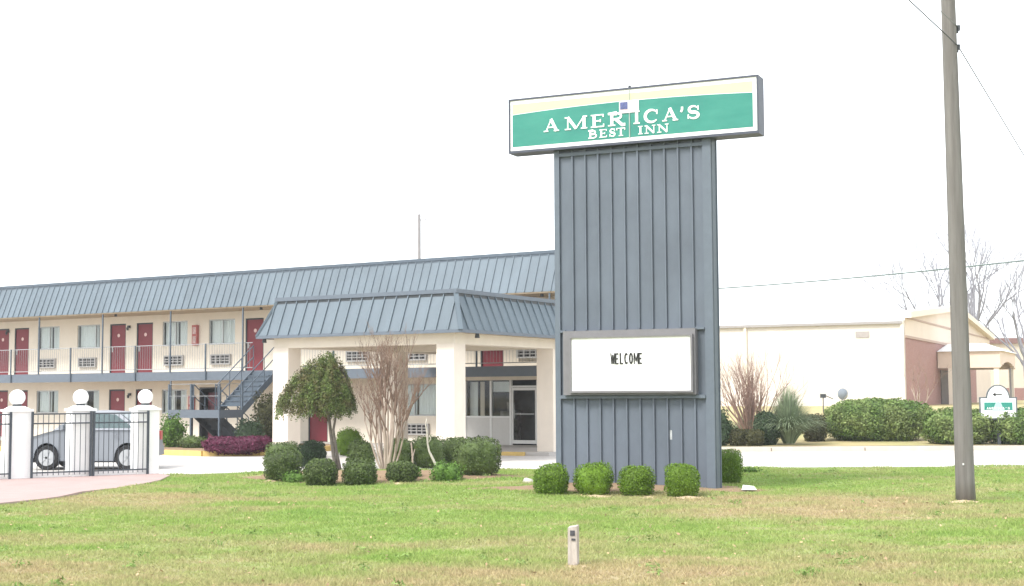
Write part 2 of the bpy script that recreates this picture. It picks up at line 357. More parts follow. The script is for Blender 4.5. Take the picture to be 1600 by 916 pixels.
# --- grassy bank beyond the drive, kerbs
mb = MB(); bx = [5.9, 7, 9, 11, 13, 15, 18, 22, 30, 45, 70]; by = [43.45, 44.3, 45.5, 47, 50, 54, 58, 62, 70, 90, 140, 260]
def bank_h(y): t = min(1, max(0, (y-44.2)/18)); return .01+.78*(t*t*(3-2*t))
nb = len(by)
for x in bx:
    for y in by: mb.v.append((x, y, bank_h(y)))
for i in range(len(bx)-1):
    for j in range(nb-1): a = i*nb+j; mb.f.append((a, a+nb, a+nb+1, a+1))
struct('grass_bank', mb, BANKM, smooth=True)
struct('kerb', MB().box(5.7, 70, 43.15, 43.45, -.2, 0), KERB)
q = MB()
for xj in (8.0, 10.9, 14.2, 17.1): q.box(xj-.012, xj+.012, 43.135, 43.147, -.13, -.03)
struct('kerb_joint', q, mat('joint_brown', (.16, .13, .11), .9, .1))
mb = MB(); mb.box(5.7, 70, 42.6, 43.146, -.2, LOT+.006); struct('gutter', mb, KERB)

# --- motel frame
MO = AY(180, 620, 57); M = Frame(MO, math.atan2(-.514, .857))
mo = (MO.x, MO.y, 0)
struct('walkway', MB().box(-40, 23, -1.9, .0, -.2, -.05), CONC_DARK, mo, M.ang)
# planting bed before the stairs with yellow kerb
bp = [(-2, -1.9), (-2, -9.0), (11.9, -9.15), (13.7, -9.3), (15.0, -8.3), (14.6, -4), (12.6, -1.9)]
struct('planting_bed', MB().prism([(x, y, -.2) for x, y in bp], (0, 0, .17)), MULCH, mo, M.ang)
mb = MB(); ln = bp[1:6]
for a, b2 in zip(ln, ln[1:]): mb.bar((a[0], a[1], -.1), (b2[0], b2[1], -.1), .16, .22)
struct('yellow_kerb', mb, KERB_Y, mo, M.ang)
mb = MB(); mb.box(17.5, 23.2, -4.95, -1.9, -.2, -.045); struct('entrance_pavement', mb, CONCRETE, mo, M.ang)
mb = MB(); mb.box(17.5, 22.4, -5.1, -4.954, -.2, -.04); struct('yellow_kerb', mb, KERB_Y, mo, M.ang)

# ================================================================== MOTEL
motel = thing('motel', 'long two-storey cream motel with blue-grey metal mansard roof and dark red doors', 'motel', mo, M.ang)
FL0 = -.05; FL1 = 2.58; DEP = 6.5; X0 = -40; X1 = 23.0
doors_px = [(-30, 0), (21, 44), (170, 196), (211, 239), (382, 412), (752, 786)]
wins_px = [(57, 92), (118, 157), (252, 293), (324, 368)]
def xr(p): return (M.on(p[0], 600)[0], M.on(p[1], 600)[0])
DX = []
for p in doors_px:
    a, b2 = xr(p); c = (a+b2)/2; DX.append(c)
DX[0] = DX[1]-1.27
DW = .92; holes = []
up_doors = DX[:]; dn_doors = [DX[0], DX[1], DX[2], DX[3], M.on(497, 600)[0]]
WX = [sum(xr(p))/2 for p in wins_px]; WW = 1.36
up_wins = WX+[(M.on(560, 600)[0]), M.on(649, 600)[0]-.1, 20.3]
dn_wins = WX[:3]+[M.on(454, 600)[0]]
# continue the rhythm to the left, beyond the frame
mod = DX[2]-DX[0]; 
for k in range(1, 5):
    for base_ in (DX[0], DX[1]): up_doors.append(base_-k*7.3); dn_doors.append(base_-k*7.3)
    for base_ in (WX[0]-7.3*k, WX[1]-7.3*k): up_wins.append(base_); dn_wins.append(base_)
ACX = [(c, FL1) for c in WX]+[(M.on(560, 600)[0], FL1), (M.on(649, 600)[0], FL1), (M.on(826, 600)[0]+.1, FL1), (M.on(653, 600)[0], FL0)]
for c in up_doors: holes.append((c-DW/2, c+DW/2, FL1, FL1+2.06))
for c in dn_doors: holes.append((c-DW/2, c+DW/2, FL0, FL0+2.0))
for c in up_wins: holes.append((c-WW/2, c+WW/2, FL1+1.08, FL1+2.07))
for c in dn_wins: holes.append((c-WW/2, c+WW/2, FL0+1.02, FL0+1.98))
SX0, SX1 = 17.06, 21.6
bigwin = (14.0, 16.45, .92, 2.05)                  # wide office window
holes.append(bigwin); holes.append((SX0, SX1, FL0, 2.15))
vend = (M.on(312, 600)[0], M.on(346, 600)[0], FL0, 2.0); holes.append(vend)
def wall_grid(x0, x1, z0, z1, holes, rv=.13):
    xs = sorted({x0, x1, *[h[0] for h in holes], *[h[1] for h in holes]}); zs = sorted({z0, z1, *[h[2] for h in holes], *[h[3] for h in holes]})
    xs = [x for x in xs if x0 <= x <= x1]; zs = [z for z in zs if z0 <= z <= z1]
    mb = MB()
    for a, b2 in zip(xs, xs[1:]):
        run = None
        for c, d in zip(zs, zs[1:]):
            mx_, mz = (a+b2)/2, (c+d)/2
            hole = any(h[0] < mx_ < h[1] and h[2] < mz < h[3] for h in holes)
            if hole:
                if run: mb.quad((a, 0, run[0]), (b2, 0, run[0]), (b2, 0, run[1]), (a, 0, run[1]))
                run = None
            else: run = (run[0], d) if run else (c, d)
        if run: mb.quad((a, 0, run[0]), (b2, 0, run[0]), (b2, 0, run[1]), (a, 0, run[1]))
    for h in holes:
        mb.quad((h[0], 0, h[2]), (h[0], rv, h[2]), (h[0], rv, h[3]), (h[0], 0, h[3])); mb.quad((h[1], 0, h[2]), (h[1], rv, h[2]), (h[1], rv, h[3]), (h[1], 0, h[3]))
        mb.quad((h[0], 0, h[3]), (h[1], 0, h[3]), (h[1], rv, h[3]), (h[0], rv, h[3])); mb.quad((h[0], 0, h[2]), (h[1], 0, h[2]), (h[1], rv, h[2]), (h[0], rv, h[2]))
    return mb
mb = wall_grid(X0, X1, -.2, 5.0, holes)
mb.quad((X1, 0, -.2), (X1, DEP, -.2), (X1, DEP, 6.2), (X1, 0, 6.2)); mb.quad((X0, 0, -.2), (X0, DEP, -.2), (X0, DEP, 6.2), (X0, 0, 6.2)); mb.quad((X0, DEP, -.2), (X1, DEP, -.2), (X1, DEP, 6.2), (X0, DEP, 6.2))
part('wall', mb, CREAM, motel)
# partitions / dim interior behind every opening
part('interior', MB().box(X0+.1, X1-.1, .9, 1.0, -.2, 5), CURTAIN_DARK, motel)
# mansard roof: metal panels with standing ribs
RY0, RY1, RZ0, RZ1 = -1.72, -1.2, 4.97, 6.30
roof = MB(); roof.quad((X0, RY0, RZ0), (X1, RY0, RZ0), (X1, RY1, RZ1), (X0, RY1, RZ1))
nrm = Vector((0, -(RZ1-RZ0), (RY1-RY0))).normalized()
x = X0+.1
while x < X1:
    roof.bar((x, RY0-.012, RZ0+.01), (x, RY1-.012, RZ1-.01), .032, .04, up=nrm); x += .33
part('mansard_roof', roof, ROOF_BLUE, motel)
part('roof_cap', MB().box(X0, X1, RY1-.07, RY1+.12, RZ1-.05, RZ1+.05).box(X0, X1, RY1-.05, RY1-.02, RZ1-.11, RZ1-.053), STEEL_BLUE, motel)
part('flat_roof', MB().box(X0, X1-.003, RY1+.125, DEP+.1, 6.0, 6.1), CONC_DARK, motel)
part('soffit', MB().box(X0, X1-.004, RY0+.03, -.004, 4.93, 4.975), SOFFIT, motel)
# end of mansard
part('roof_end', MB().poly([(X1+.002, RY0, RZ0), (X1+.002, RY1, RZ1), (X1+.002, .3, RZ1), (X1+.002, .3, RZ0)]), ROOF_BLUE, motel)
# upper gallery slab
part('gallery_slab', MB().box(X0, X1, -1.58, -.003, 2.36, FL1), CONC_DARK, motel)
part('gallery_fascia', MB().box(X0, X1, -1.62, -1.584, 2.25, FL1+.01), TRIM_BLUE, motel)
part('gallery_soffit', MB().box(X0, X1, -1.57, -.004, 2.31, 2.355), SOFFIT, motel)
# railing
rl = MB(); rl.bar((X0, -1.55, 3.62), (X1, -1.55, 3.62), .045, .045); rl.bar((X0, -1.55, 2.70), (X1, -1.55, 2.70), .03, .03)
gapA, gapB = 8.75, 9.95
rail = MB()
for a, b2 in ((X0, gapA), (gapB, X1)):
    rail.bar((a, -1.55, 3.62), (b2, -1.55, 3.62), .026, .026); rail.bar((a, -1.55, 2.70), (b2, -1.55, 2.70), .03, .03)
    x = a
    while x < b2: rail.bar((x, -1.55, 2.70), (x, -1.55, 3.62), .0075, .0075); x += .125
part('railing', rail, mat('railing_light_steel', (.30, .31, .32), .5, .4, var=.05), motel)
pm = MB().box(-.024, .024, -.024, .024, 0, RZ0-.05-FL1).mesh('post', STEEL_BLUE)
pm2 = MB().box(-.022, .022, -.022, .022, -.33, 1.05).mesh('rail_post', STEEL_BLUE)
for u in (62, 161, 267, 380): link('post', pm, motel, (M.on(u, 500, -1.64)[0], -1.65, FL1))
for k in range(1, 12): link('post', pm, motel, (M.on(62, 500, -1.64)[0]-2.95*k, -1.65, FL1))
for x in (12.6, 15.6, 18.6, 21.4): link('post', pm, motel, (x, -1.65, FL1))
for u in (17, 110, 211, 321): link('rail_post', pm2, motel, (M.on(u, 560, -1.66)[0], -1.655, FL1))
link('ground_post', MB().box(-.024, .024, -.024, .024, -.2, 2.24).mesh('ground_post', STEEL_BLUE), motel, (M.on(267, 620, -1.64)[0], -1.65, 0))
# doors
dm = MB().box(-DW/2+.03, DW/2-.03, .055, .095, .02, 2.0).mesh('door_leaf', RED)
df = MB().box(-DW/2, -DW/2+.045, .02, .12, 0, 2.05).box(DW/2-.045, DW/2, .02, .12, 0, 2.05).box(-DW/2+.045, DW/2-.045, .02, .12, 2.0, 2.05).mesh('door_frame', DARK_STEEL)
dfg = MB().box(-DW/2, -DW/2+.045, .02, .12, 0, 1.99).box(DW/2-.045, DW/2, .02, .12, 0, 1.99).box(-DW/2+.045, DW/2-.045, .02, .12, 1.94, 1.99).mesh('door_frame', DARK_STEEL)
dmg = MB().box(-DW/2+.03, DW/2-.03, .055, .095, .02, 1.935).mesh('door_leaf', RED)
hm = MB().tube([(-.34, .03, 1.0), (-.26, .03, 1.0)], .018).box(-.37, -.32, .04, .054, .9, 1.1).mesh('handle', ALU)
nm = MB().poly([(math.cos(t)*.075, .045, 1.58+math.sin(t)*.075) for t in [2*math.pi*k/12 for k in range(12)]]).mesh('number_plate', mat('pinkish_plate', (.75, .55, .52), .6, .2))
for c in up_doors:
    d = link('door', dm, motel, (c, 0, FL1)); link('door_frame', df, d); link('handle', hm, d); link('number_plate', nm, d)
for c in dn_doors:
    d = link('door', dmg, motel, (c, 0, FL0)); link('door_frame', dfg, d); link('handle', hm, d); link('number_plate', nm, d)
# windows
def win_meshes(w, h, gap=.16, seed=0, mull=0):
    fr = MB(); t = .045
    fr.box(-w/2, -w/2+t, .03, .09, 0, h).box(w/2-t, w/2, .03, .09, 0, h).box(-w/2+t, w/2-t, .03, .09, 0, t).box(-w/2+t, w/2-t, .03, .09, h-t, h).box(mull-.02, mull+.02, .035, .085, t, h-t)
    gl = MB().quad((-w/2+t, .06, t), (w/2-t, .06, t), (w/2-t, .06, h-t), (-w/2+t, .06, h-t))
    cu = MB(); r = random.Random(seed); x = -w/2+.03; i = 0; pts = []
    while x < w/2-.03: pts.append((x, .16+(.03 if i % 2 else 0))); x += r.uniform(.045, .075); i += 1
    for (a, ya), (b2, yb) in zip(pts, pts[1:]):
        if abs((a+b2)/2-mull-.07) < gap/2: continue
        cu.quad((a, ya, .03), (b2, yb, .03), (b2, yb, h-.03), (a, ya, h-.03))
    return fr.mesh('frame', ALU), gl.mesh('pane', GLASS), cu.mesh('curtain', CURTAIN)
variants_u = [win_meshes(WW, .99, g, s, m_) for g, s, m_ in ((.05, 1, .05), (.03, 2, .38), (.04, 3, 0), (.04, 4, .02))]
variants_d = [win_meshes(WW, .96, g, s, m_) for g, s, m_ in ((.12, 5, .1), (.4, 6, -.1), (.3, 7, 0), (.1, 8, 0))]
sillm = MB().box(-WW/2-.03, WW/2+.03, -.03, .05, -.05, -.003).mesh('sill', CREAM)
for i, c in enumerate(up_wins):
    a, b2, cc = variants_u[i % 4]; w = link('window', a, motel, (c, 0, FL1+1.08)); link('pane', b2, w); link('curtain', cc, w); link('sill', sillm, w)
for i, c in enumerate(dn_wins):
    a, b2, cc = variants_d[i % 4]; w = link('window', a, motel, (c, 0, FL0+1.02)); link('pane', b2, w); link('curtain', cc, w); link('sill', sillm, w)
bw = win_meshes(bigwin[1]-bigwin[0], bigwin[3]-bigwin[2], .05, 9, -.3)
w = link('office_window', bw[0], motel, ((bigwin[0]+bigwin[1])/2, 0, bigwin[2])); link('pane', bw[1], w); link('curtain', bw[2], w)
# air conditioners set through the wall
am = MB().box(-.54, .54, -.07, .1, 0, .40)
fr_ = MB(); W_, H_ = 1.02, .40
fr_.box(-W_/2, -W_/2+.05, -.10, .05, 0, H_).box(W_/2-.05, W_/2, -.10, .05, 0, H_).box(-W_/2+.05, W_/2-.05, -.10, .05, 0, .05).box(-W_/2+.05, W_/2-.05, -.10, .05, H_-.05, H_)
for k in (1, 2, 3): x = -W_/2+.05+(W_-.1)*k/4; fr_.box(x-.018, x+.018, -.095, -.03, .05, H_-.05)
for k in (1, 2): z = .05+(H_-.1)*k/3; fr_.box(-W_/2+.05, W_/2-.05, -.09, -.035, z-.017, z+.017)
fm_ = fr_.mesh('air_conditioner', GRILLE); lm_ = MB().box(-W_/2+.04, W_/2-.04, -.03, -.005, .04, H_-.04).mesh('coil', LOUVER_DARK)
for c, f in ACX:
    a = link('air_conditioner', fm_, motel, (c, -.004, f+.30)); link('coil', lm_, a)
for k in range(1, 5):
    for b_ in (WX[0], WX[1]): a = link('air_conditioner', fm_, motel, (b_-7.3*k, -.004, FL1+.30)); link('coil', lm_, a)
# wall lamps
lm = MB().box(-.04, .04, -.12, 0, 0, .10).tube([(0, -.13, .02), (0, -.13, -.1)], [.055, .04], 10).mesh('wall_lamp', DARK_STEEL)
for u, v in ((14, 519), (203, 512)): x, z = M.on(u, v); link('wall_lamp', lm, motel, (x, 0, z-.02))
x, z = M.on(204, 616); link('wall_lamp', lm, motel, (x, 0, z-.06))
sp_ = MB().tube([(0, 0, .02), (0, 0, -.09)], [.05, .06], 12).mesh('soffit_lamp', DARK_STEEL)
for u in (181, 408, 847): x = M.on(u, 490, -1.3)[0]; link('soffit_lamp', sp_, motel, (x, -1.3, 4.93))
# fire extinguisher cabinets
em = MB().box(-.13, .13, -.13, 0, 0, .80); ex = em.mesh('extinguisher_cabinet', mat('faded_red_cabinet', (.42, .12, .11), .5, .3, var=.1))
ew = MB().box(-.085, .085, -.137, -.131, .45, .72).box(-.085, .085, -.137, -.131, .08, .36).mesh('cabinet_window', mat('cabinet_pale_panel', (.6, .42, .4), .4, .4, var=.3, scale=12))
x, z = M.on(307, 540); e_ = link('extinguisher_cabinet', ex, motel, (x, -.002, z)); link('cabinet_window', ew, e_)
x, z = M.on(301, 650); e_ = link('extinguisher_cabinet', ex, motel, (x, -.002, z)); link('cabinet_window', ew, e_)
# breezeway with a vending machine
part('vending_machine', MB().box(vend[0]+.18, vend[1]-.2, .3, .8, FL0, 1.8), mat('dull_red_machine', (.16, .05, .07), .4, .4, var=.5, scale=3), motel)
part('breezeway_frame', MB().box(vend[0], vend[0]+.05, -.01, .1, FL0, 2.0).box(vend[1]-.05, vend[1], -.01, .1, FL0, 2.0).box(vend[0]+.05, vend[1]-.05, -.01, .1, 1.94, 2.0), DARK_STEEL, motel)
# storefront of the office
sf = link('storefront', None, motel, (0, 0, 0))
fr = MB(); kz = .90; tz = 2.14
for x in (SX0+.03, 18.13, 18.92, 19.98, 21.57): fr.box(x-.035, x+.035, -.02, .08, FL0, tz)
fr.box(SX0, 18.9, -.015, .075, kz-.03, kz+.03).box(20.0, 21.55, -.015, .075, kz-.03, kz+.03).box(18.95, 19.95, -.015, .075, 1.90, 1.96)
part('frame', fr, WFRAME, sf)
for xa__, xb__ in ((SX0+.065, 18.095), (18.165, 18.885), (20.02, 21.53)): part('kick_panel', MB().box(xa__, xb__, .01, .05, FL0, kz-.031), mat('pale_panel', (.58, .57, .55), .6, .3, var=.03), sf)
for xa__, xb__ in ((SX0+.06, 18.1), (18.16, 18.89), (20.01, 21.54)): part('pane', MB().quad((xa__, .03, kz), (xb__, .03, kz), (xb__, .03, tz), (xa__, .03, tz)), GLASS, sf)
part('curtain', MB().box(SX0+.07, 17.45, .25, .27, .9, 2.1), CURTAIN, sf); part('curtain', MB().box(17.55, 17.72, .25, .27, .9, 2.1), CREAM, sf); part('blind', MB().box(18.16, 18.89, .12, .13, 1.75, 2.1), CURTAIN, sf)
od = part('office_door', MB().box(18.96, 19.02, .0, .05, .0, 1.89).box(19.88, 19.94, .0, .05, .0, 1.89).box(19.02, 19.88, .0, .05, .0, .12).box(19.02, 19.88, .0, .05, 1.8, 1.89), WFRAME, motel)
part('pane', MB().quad((19.02, .025, .12), (19.88, .025, .12), (19.88, .025, 1.8), (19.02, .025, 1.8)), GLASS, od)
part('handle', MB().tube([(19.08, -.03, .85), (19.08, -.03, 1.15)], .014).bar((19.05, -.02, 1.0), (19.85, -.02, 1.0), .03), ALU, od)
part('desk', MB().box(18.2, 18.85, .5, .8, FL0, 1.1).box(18.5, 18.8, .45, .5, 1.1, 1.4), mat('office_desk', (.2, .2, .2), .6, .3, var=.4), motel)

# ================================================================== ENTRANCE CANOPY (porte-cochere)
CX0, CX1, CY0, CY1 = 16.45, 23.46, -10.07, -1.75
can = thing('entrance_canopy', 'drive-through canopy with blue-grey hipped metal roof on four thick cream pillars', 'canopy', mo, M.ang)
CZ0, CZ1, ST = 3.36, 4.36, .42
rf = MB()
rf.quad((CX0, CY0, CZ0), (CX1, CY0, CZ0), (CX1-ST, CY0+ST, CZ1), (CX0+ST, CY0+ST, CZ1))
rf.quad((CX1, CY0, CZ0), (CX1, CY1, CZ0), (CX1-ST, CY1, CZ1), (CX1-ST, CY0+ST, CZ1))
rf.quad((CX0, CY1, CZ0), (CX0, CY0, CZ0), (CX0+ST, CY0+ST, CZ1), (CX0+ST, CY1, CZ1))
def ribs(a0, a1, b0, b1, out, n):
    a0, a1, b0, b1 = map(Vector, (a0, a1, b0, b1))
    L_ = (a1-a0).length; d = (a1-a0).normalized()
    for k in range(1, n):
        p = a0+d*(L_*k/n); q = p+((b0-a0)-d*(b0-a0).dot(d))     # straight up-slope
        s_ = (q-b0).dot(d); lb = (b1-b0).length
        if s_ < 0 or s_ > lb:                                     # clip at hip
            along = (p-a0).length if s_ < 0 else (a1-p).length
            full = abs((b0-a0).dot(d)) if s_ < 0 else abs((b1-a1).dot(d)); q = p+(q-p)*min(1, along/full)
        if (q-p).length > .08: rf.bar(p+out*.02, q+out*.02, .03, .036, up=out)
sl_ = Vector((0, -(CZ1-CZ0), ST)).normalized()
ribs((CX0, CY0, CZ0), (CX1, CY0, CZ0), (CX0+ST, CY0+ST, CZ1), (CX1-ST, CY0+ST, CZ1), sl_, 18)
ribs((CX1, CY0, CZ0), (CX1, CY1, CZ0), (CX1-ST, CY0+ST, CZ1), (CX1-ST, CY1, CZ1), Vector((CZ1-CZ0, 0, ST)).normalized(), 21)
ribs((CX0, CY0, CZ0), (CX0, CY1, CZ0), (CX0+ST, CY0+ST, CZ1), (CX0+ST, CY1, CZ1), Vector((-(CZ1-CZ0), 0, ST)).normalized(), 21)
cr_ = part('roof', rf, ROOF_BLUE, can)
part('hip_trim', MB().bar((CX1+.01, CY0-.01, CZ0), (CX1-ST+.01, CY0+ST-.01, CZ1), .12, .06, up=(1, -1, .5)), ROOF_BLUE, cr_); hp = MB(); hp.bar((CX0-.01, CY0-.01, CZ0), (CX0+ST-.01, CY0+ST-.01, CZ1), .10, .06, up=(-1, -1, .5))
part('hip_trim', hp, ROOF_BLUE, cr_)
cp = MB(); e = .06
cp.box(CX0+ST-e, CX1-ST+e, CY0+ST-e, CY0+ST+.1, CZ1+.01, CZ1+.12); cp.box(CX1-ST-.1, CX1-ST+e, CY0+ST+.102, CY1, CZ1+.01, CZ1+.12); cp.box(CX0+ST-e, CX0+ST+.1, CY0+ST+.102, CY1, CZ1+.01, CZ1+.12)
part('roof_cap', cp, TRIM_BLUE, can)
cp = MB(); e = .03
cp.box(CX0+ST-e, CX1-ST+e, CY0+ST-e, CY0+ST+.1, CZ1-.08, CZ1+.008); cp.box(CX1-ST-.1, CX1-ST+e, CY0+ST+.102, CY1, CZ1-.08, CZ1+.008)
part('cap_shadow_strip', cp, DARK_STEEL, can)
part('roof_deck', MB().box(CX0+ST, CX1-ST, CY0+ST, CY1, CZ1-.06, CZ1-.01), CONC_DARK, can)
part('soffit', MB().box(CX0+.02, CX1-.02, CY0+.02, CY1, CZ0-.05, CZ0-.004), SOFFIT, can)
ft = MB(); ft.box(CX0-.015, CX1+.015, CY0-.015, CY0+.03, CZ0-.07, CZ0+.02).box(CX1-.03, CX1+.015, CY0+.032, CY1, CZ0-.07, CZ0+.02).box(CX0-.015, CX0+.03, CY0+.032, CY1, CZ0-.07, CZ0+.02)
part('eave_trim', ft, TRIM_BLUE, can)
PW = .56; px_ = (16.78, 22.46); py_ = (-9.72, -4.35)
bm_ = MB(); zb = 3.02
bm_.box(px_[0], px_[1]+PW, py_[0]+.03, py_[0]+PW-.03, zb, CZ0-.052); 
for x in px_: bm_.box(x+.03, x+PW-.03, py_[0]+PW-.03, CY1, zb+.002, CZ0-.054)
bm_.box(px_[0]+PW-.03, px_[1]+.03, py_[1]+.03, py_[1]+PW-.03, zb+.004, CZ0-.056)
part('beam', bm_, CREAM, can)
pl = MB().box(0, PW, 0, PW, -.2, zb+.001).mesh('pillar', STUCCO)
for x in px_:
    for y in py_: link('pillar', pl, can, (x, y, 0))
sl2 = MB().tube([(0, 0, 0), (0, 0, -.12)], [.05, .07], 12).mesh('flood_lamp', DARK_STEEL)
for x, y in ((23.3, -9.0), (16.6, -9.9)): link('flood_lamp', sl2, can, (x, y, CZ0-.06))

# ================================================================== STAIRCASE
stc = thing('staircase', 'steel switchback staircase with blue-grey treads and open landing before the motel gallery', 'staircase', mo, M.ang)
LX0, LX1, LY0, LY1, LZ = 7.65, 10.02, -4.65, -3.5, 1.16
part('landing', MB().box(LX0, LX1, LY0, LY1, LZ-.04, LZ), STEEL_BLUE, stc)
part('landing_fascia', MB().box(LX0-.02, LX1+.02, LY0-.03, LY0-.002, LZ-.26, LZ+.02).box(LX1+.002, LX1+.03, LY0, LY1, LZ-.26, LZ+.02).box(LX0-.03, LX0-.002, LY0, LY1, LZ-.26, LZ+.02), TRIM_BLUE, stc)
def flight(x0, x1, ya, za, yb, zb_, n):
    tm = MB().box(x0+.03, x1-.03, 0, .29, -.045, 0).box(x0+.032, x1-.032, .005 if zb_ < za else .262, .03 if zb_ < za else .288, .0, abs(zb_-za)/n-.047).mesh('tread', STEEL_BLUE)
    for k in range(1, n):
        t = k/n; link('tread', tm, stc, (0, ya+(yb-ya)*t-.14, za+(zb_-za)*t))
    rm = MB()
    for x in (x0, x1): rm.hexa([(x-.02, ya, za-.26), (x+.02, ya, za-.26), (x+.02, yb, zb_-.26), (x-.02, yb, zb_-.26)], [(x-.02, ya, za+.03), (x+.02, ya, za+.03), (x+.02, yb, zb_+.03), (x-.02, yb, zb_+.03)])
    part('stringer', rm, STEEL_BLUE, stc)
    hr = MB()
    for x in (x0, x1):
        for dz in (.92, .5): hr.bar((x, ya, za+dz), (x, yb, zb_+dz), .028, .028)
        for t in (0, .33, .66, 1): hr.bar((x, ya+(yb-ya)*t, za+(zb_-za)*t), (x, ya+(yb-ya)*t, za+(zb_-za)*t+.92), .022, .022)
    part('handrail', hr, STEEL_BLUE, stc)
flight(8.86, 9.94, LY1, LZ, -1.62, FL1, 8)
flight(7.72, 8.76, LY1, LZ, -1.75, -.05, 7)
hr = MB()
for z in (LZ+.92, LZ+.5): hr.bar((LX0, LY0, z), (LX1, LY0, z), .016, .016); hr.bar((LX1, LY0, z), (LX1, LY1, z), .016, .016); hr.bar((LX0, LY0, z), (LX0, LY1, z), .016, .016)
part('landing_rail', hr, mat('railing_light_steel', (.36, .38, .40)), stc)
lp = MB().box(-.028, .028, -.028, .028, -.2, LZ+.92).mesh('landing_post', STEEL_BLUE)
for x, y in ((LX0, LY0), (LX1, LY0), (LX0+1.05, LY0), (LX1, LY1), (LX0, LY1)): link('landing_post', lp, stc, (x, y, 0))

# ================================================================== PYLON SIGN
TO = G(1119, 767); TA = math.atan2(-.413, .911); T = Frame(TO, TA)
TW = 2.94; TH = 6.12; TD = .30
pyl = thing('pylon_sign', 'tall ribbed blue-grey sign tower with green AMERICA\'S BEST INN box and WELCOME board', 'sign', (TO.x, TO.y, 0), TA)
part('tower_body', MB().box(-TW+.02, -.02, .025, TD-.02, -.2, TH), PAINT_BLUE, pyl)
pn = MB(); z_rb0, z_rb1 = 1.66, 2.77
pn.quad((-TW+.1, .02, -.1), (-.1, .02, -.1), (-.1, .02, TH), (-TW+.1, .02, TH))
rbx = [-TW+.1+(TW-.2)*k/11 for k in range(0, 12)]
for i, x in enumerate(rbx):
    if 0 < i < 11:
        pn.box(x-.016, x+.016, -.022, .019, -.1, 1.575); pn.box(x-.016, x+.016, -.022, .019, 2.80, TH-.002)
part('ribbed_panel', pn, PAINT_BLUE, pyl)
ct = MB(); ct.box(-TW, -TW+.10, -.03, .018, -.2, TH).box(-.15, 0, -.03, .018, -.2, TH)
part('corner_trim', ct, TRIM_BLUE, pyl)
ct = MB(); ct.box(.0-.018, .008, .022, TD, -.2, TH).box(-TW-.008, -TW+.018, .022, TD, -.2, TH).box(-.03, .02, TD-.04, TD+.005, -.2, TH)
part('side_panel', ct, STEEL_BLUE, pyl)
part('top_trim', MB().box(-TW+.1, -.15, -.026, .019, TH-.16, TH-.10), TRIM_BLUE, pyl)
lg = MB(); lg.box(-TW+.10, -.152, -.055, .018, 1.575, 1.635).box(-TW+.10, -2.74, -.05, .018, 2.76, 2.80).box(-.33, -.152, -.05, .018, 2.76, 2.80)
part('ledge', lg, TRIM_BLUE, pyl)
# reader board
FRM = mat('grey_board_frame', (.17, .165, .175), .5, .4, var=.06)
ia, ib = T.on(893, 529, -.16), T.on(1080.5, 610, -.16); fx0, fx1, fz0, fz1 = ia[0], ib[0], ib[1], ia[1]
oa, ob = T.on(880, 518, -.1), T.on(1088.5, 619, -.1)
ox0, ox1, oz0, oz1 = oa[0]+.01, ob[0], 1.64, oa[1]
board = MB(); y0, y1 = -.20, .015
board.box(ox0, fx0, y0+.06, y1, oz0, oz1).box(fx1, ox1, y0+.06, y1, oz0, oz1).box(fx0, fx1, y0+.06, y1, oz0, fz0).box(fx0, fx1, y0+.06, y1, fz1, oz1)
board.box(fx0-.035, fx0, y0, y0+.058, fz0-.035, fz1+.035).box(fx1, fx1+.035, y0, y0+.058, fz0-.035, fz1+.035).box(fx0, fx1, y0, y0+.058, fz0-.035, fz0).box(fx0, fx1, y0, y0+.058, fz1, fz1+.035)
rb = part('reader_board', board, FRM, pyl)
part('board_face', MB().box(fx0, fx1, -.17, -.02, fz0, fz1), mat('white_acrylic', (.86, .86, .85), .35, .5, var=.015), rb)

# ---- stroke lettering
def strip(mb, pts, w, y, dep, w2=None):
    P = [Vector((p[0], p[1])) for p in pts]; n = len(P); Ls, Rs = [], []
    for i, p in enumerate(P):
        d0 = (P[i]-P[i-1]).normalized() if i > 0 else None; d1 = (P[i+1]-P[i]).normalized() if i < n-1 else None
        if d0 is None: d0 = d1
        if d1 is None: d1 = d0
        nn = Vector((-(d0+d1).y, (d0+d1).x)).normalized(); k = 1/max(.5, nn.dot(Vector((-d1.y, d1.x))))
        ww = w(i/(n-1)) if callable(w) else w
        Ls.append(p+nn*ww/2*k); Rs.append(p-nn*ww/2*k)
    for i in range(n-1):
        q = [Ls[i], Rs[i], Rs[i+1], Ls[i+1]]
        mb.hexa([(a.x, y, a.y) for a in q], [(a.x, y+dep, a.y) for a in q])
def arc(cx, cy, rx, ry, a0, a1, n=14):
    return [(cx+rx*math.cos(math.radians(a0+(a1-a0)*i/n)), cy+ry*math.sin(math.radians(a0+(a1-a0)*i/n))) for i in range(n+1)]
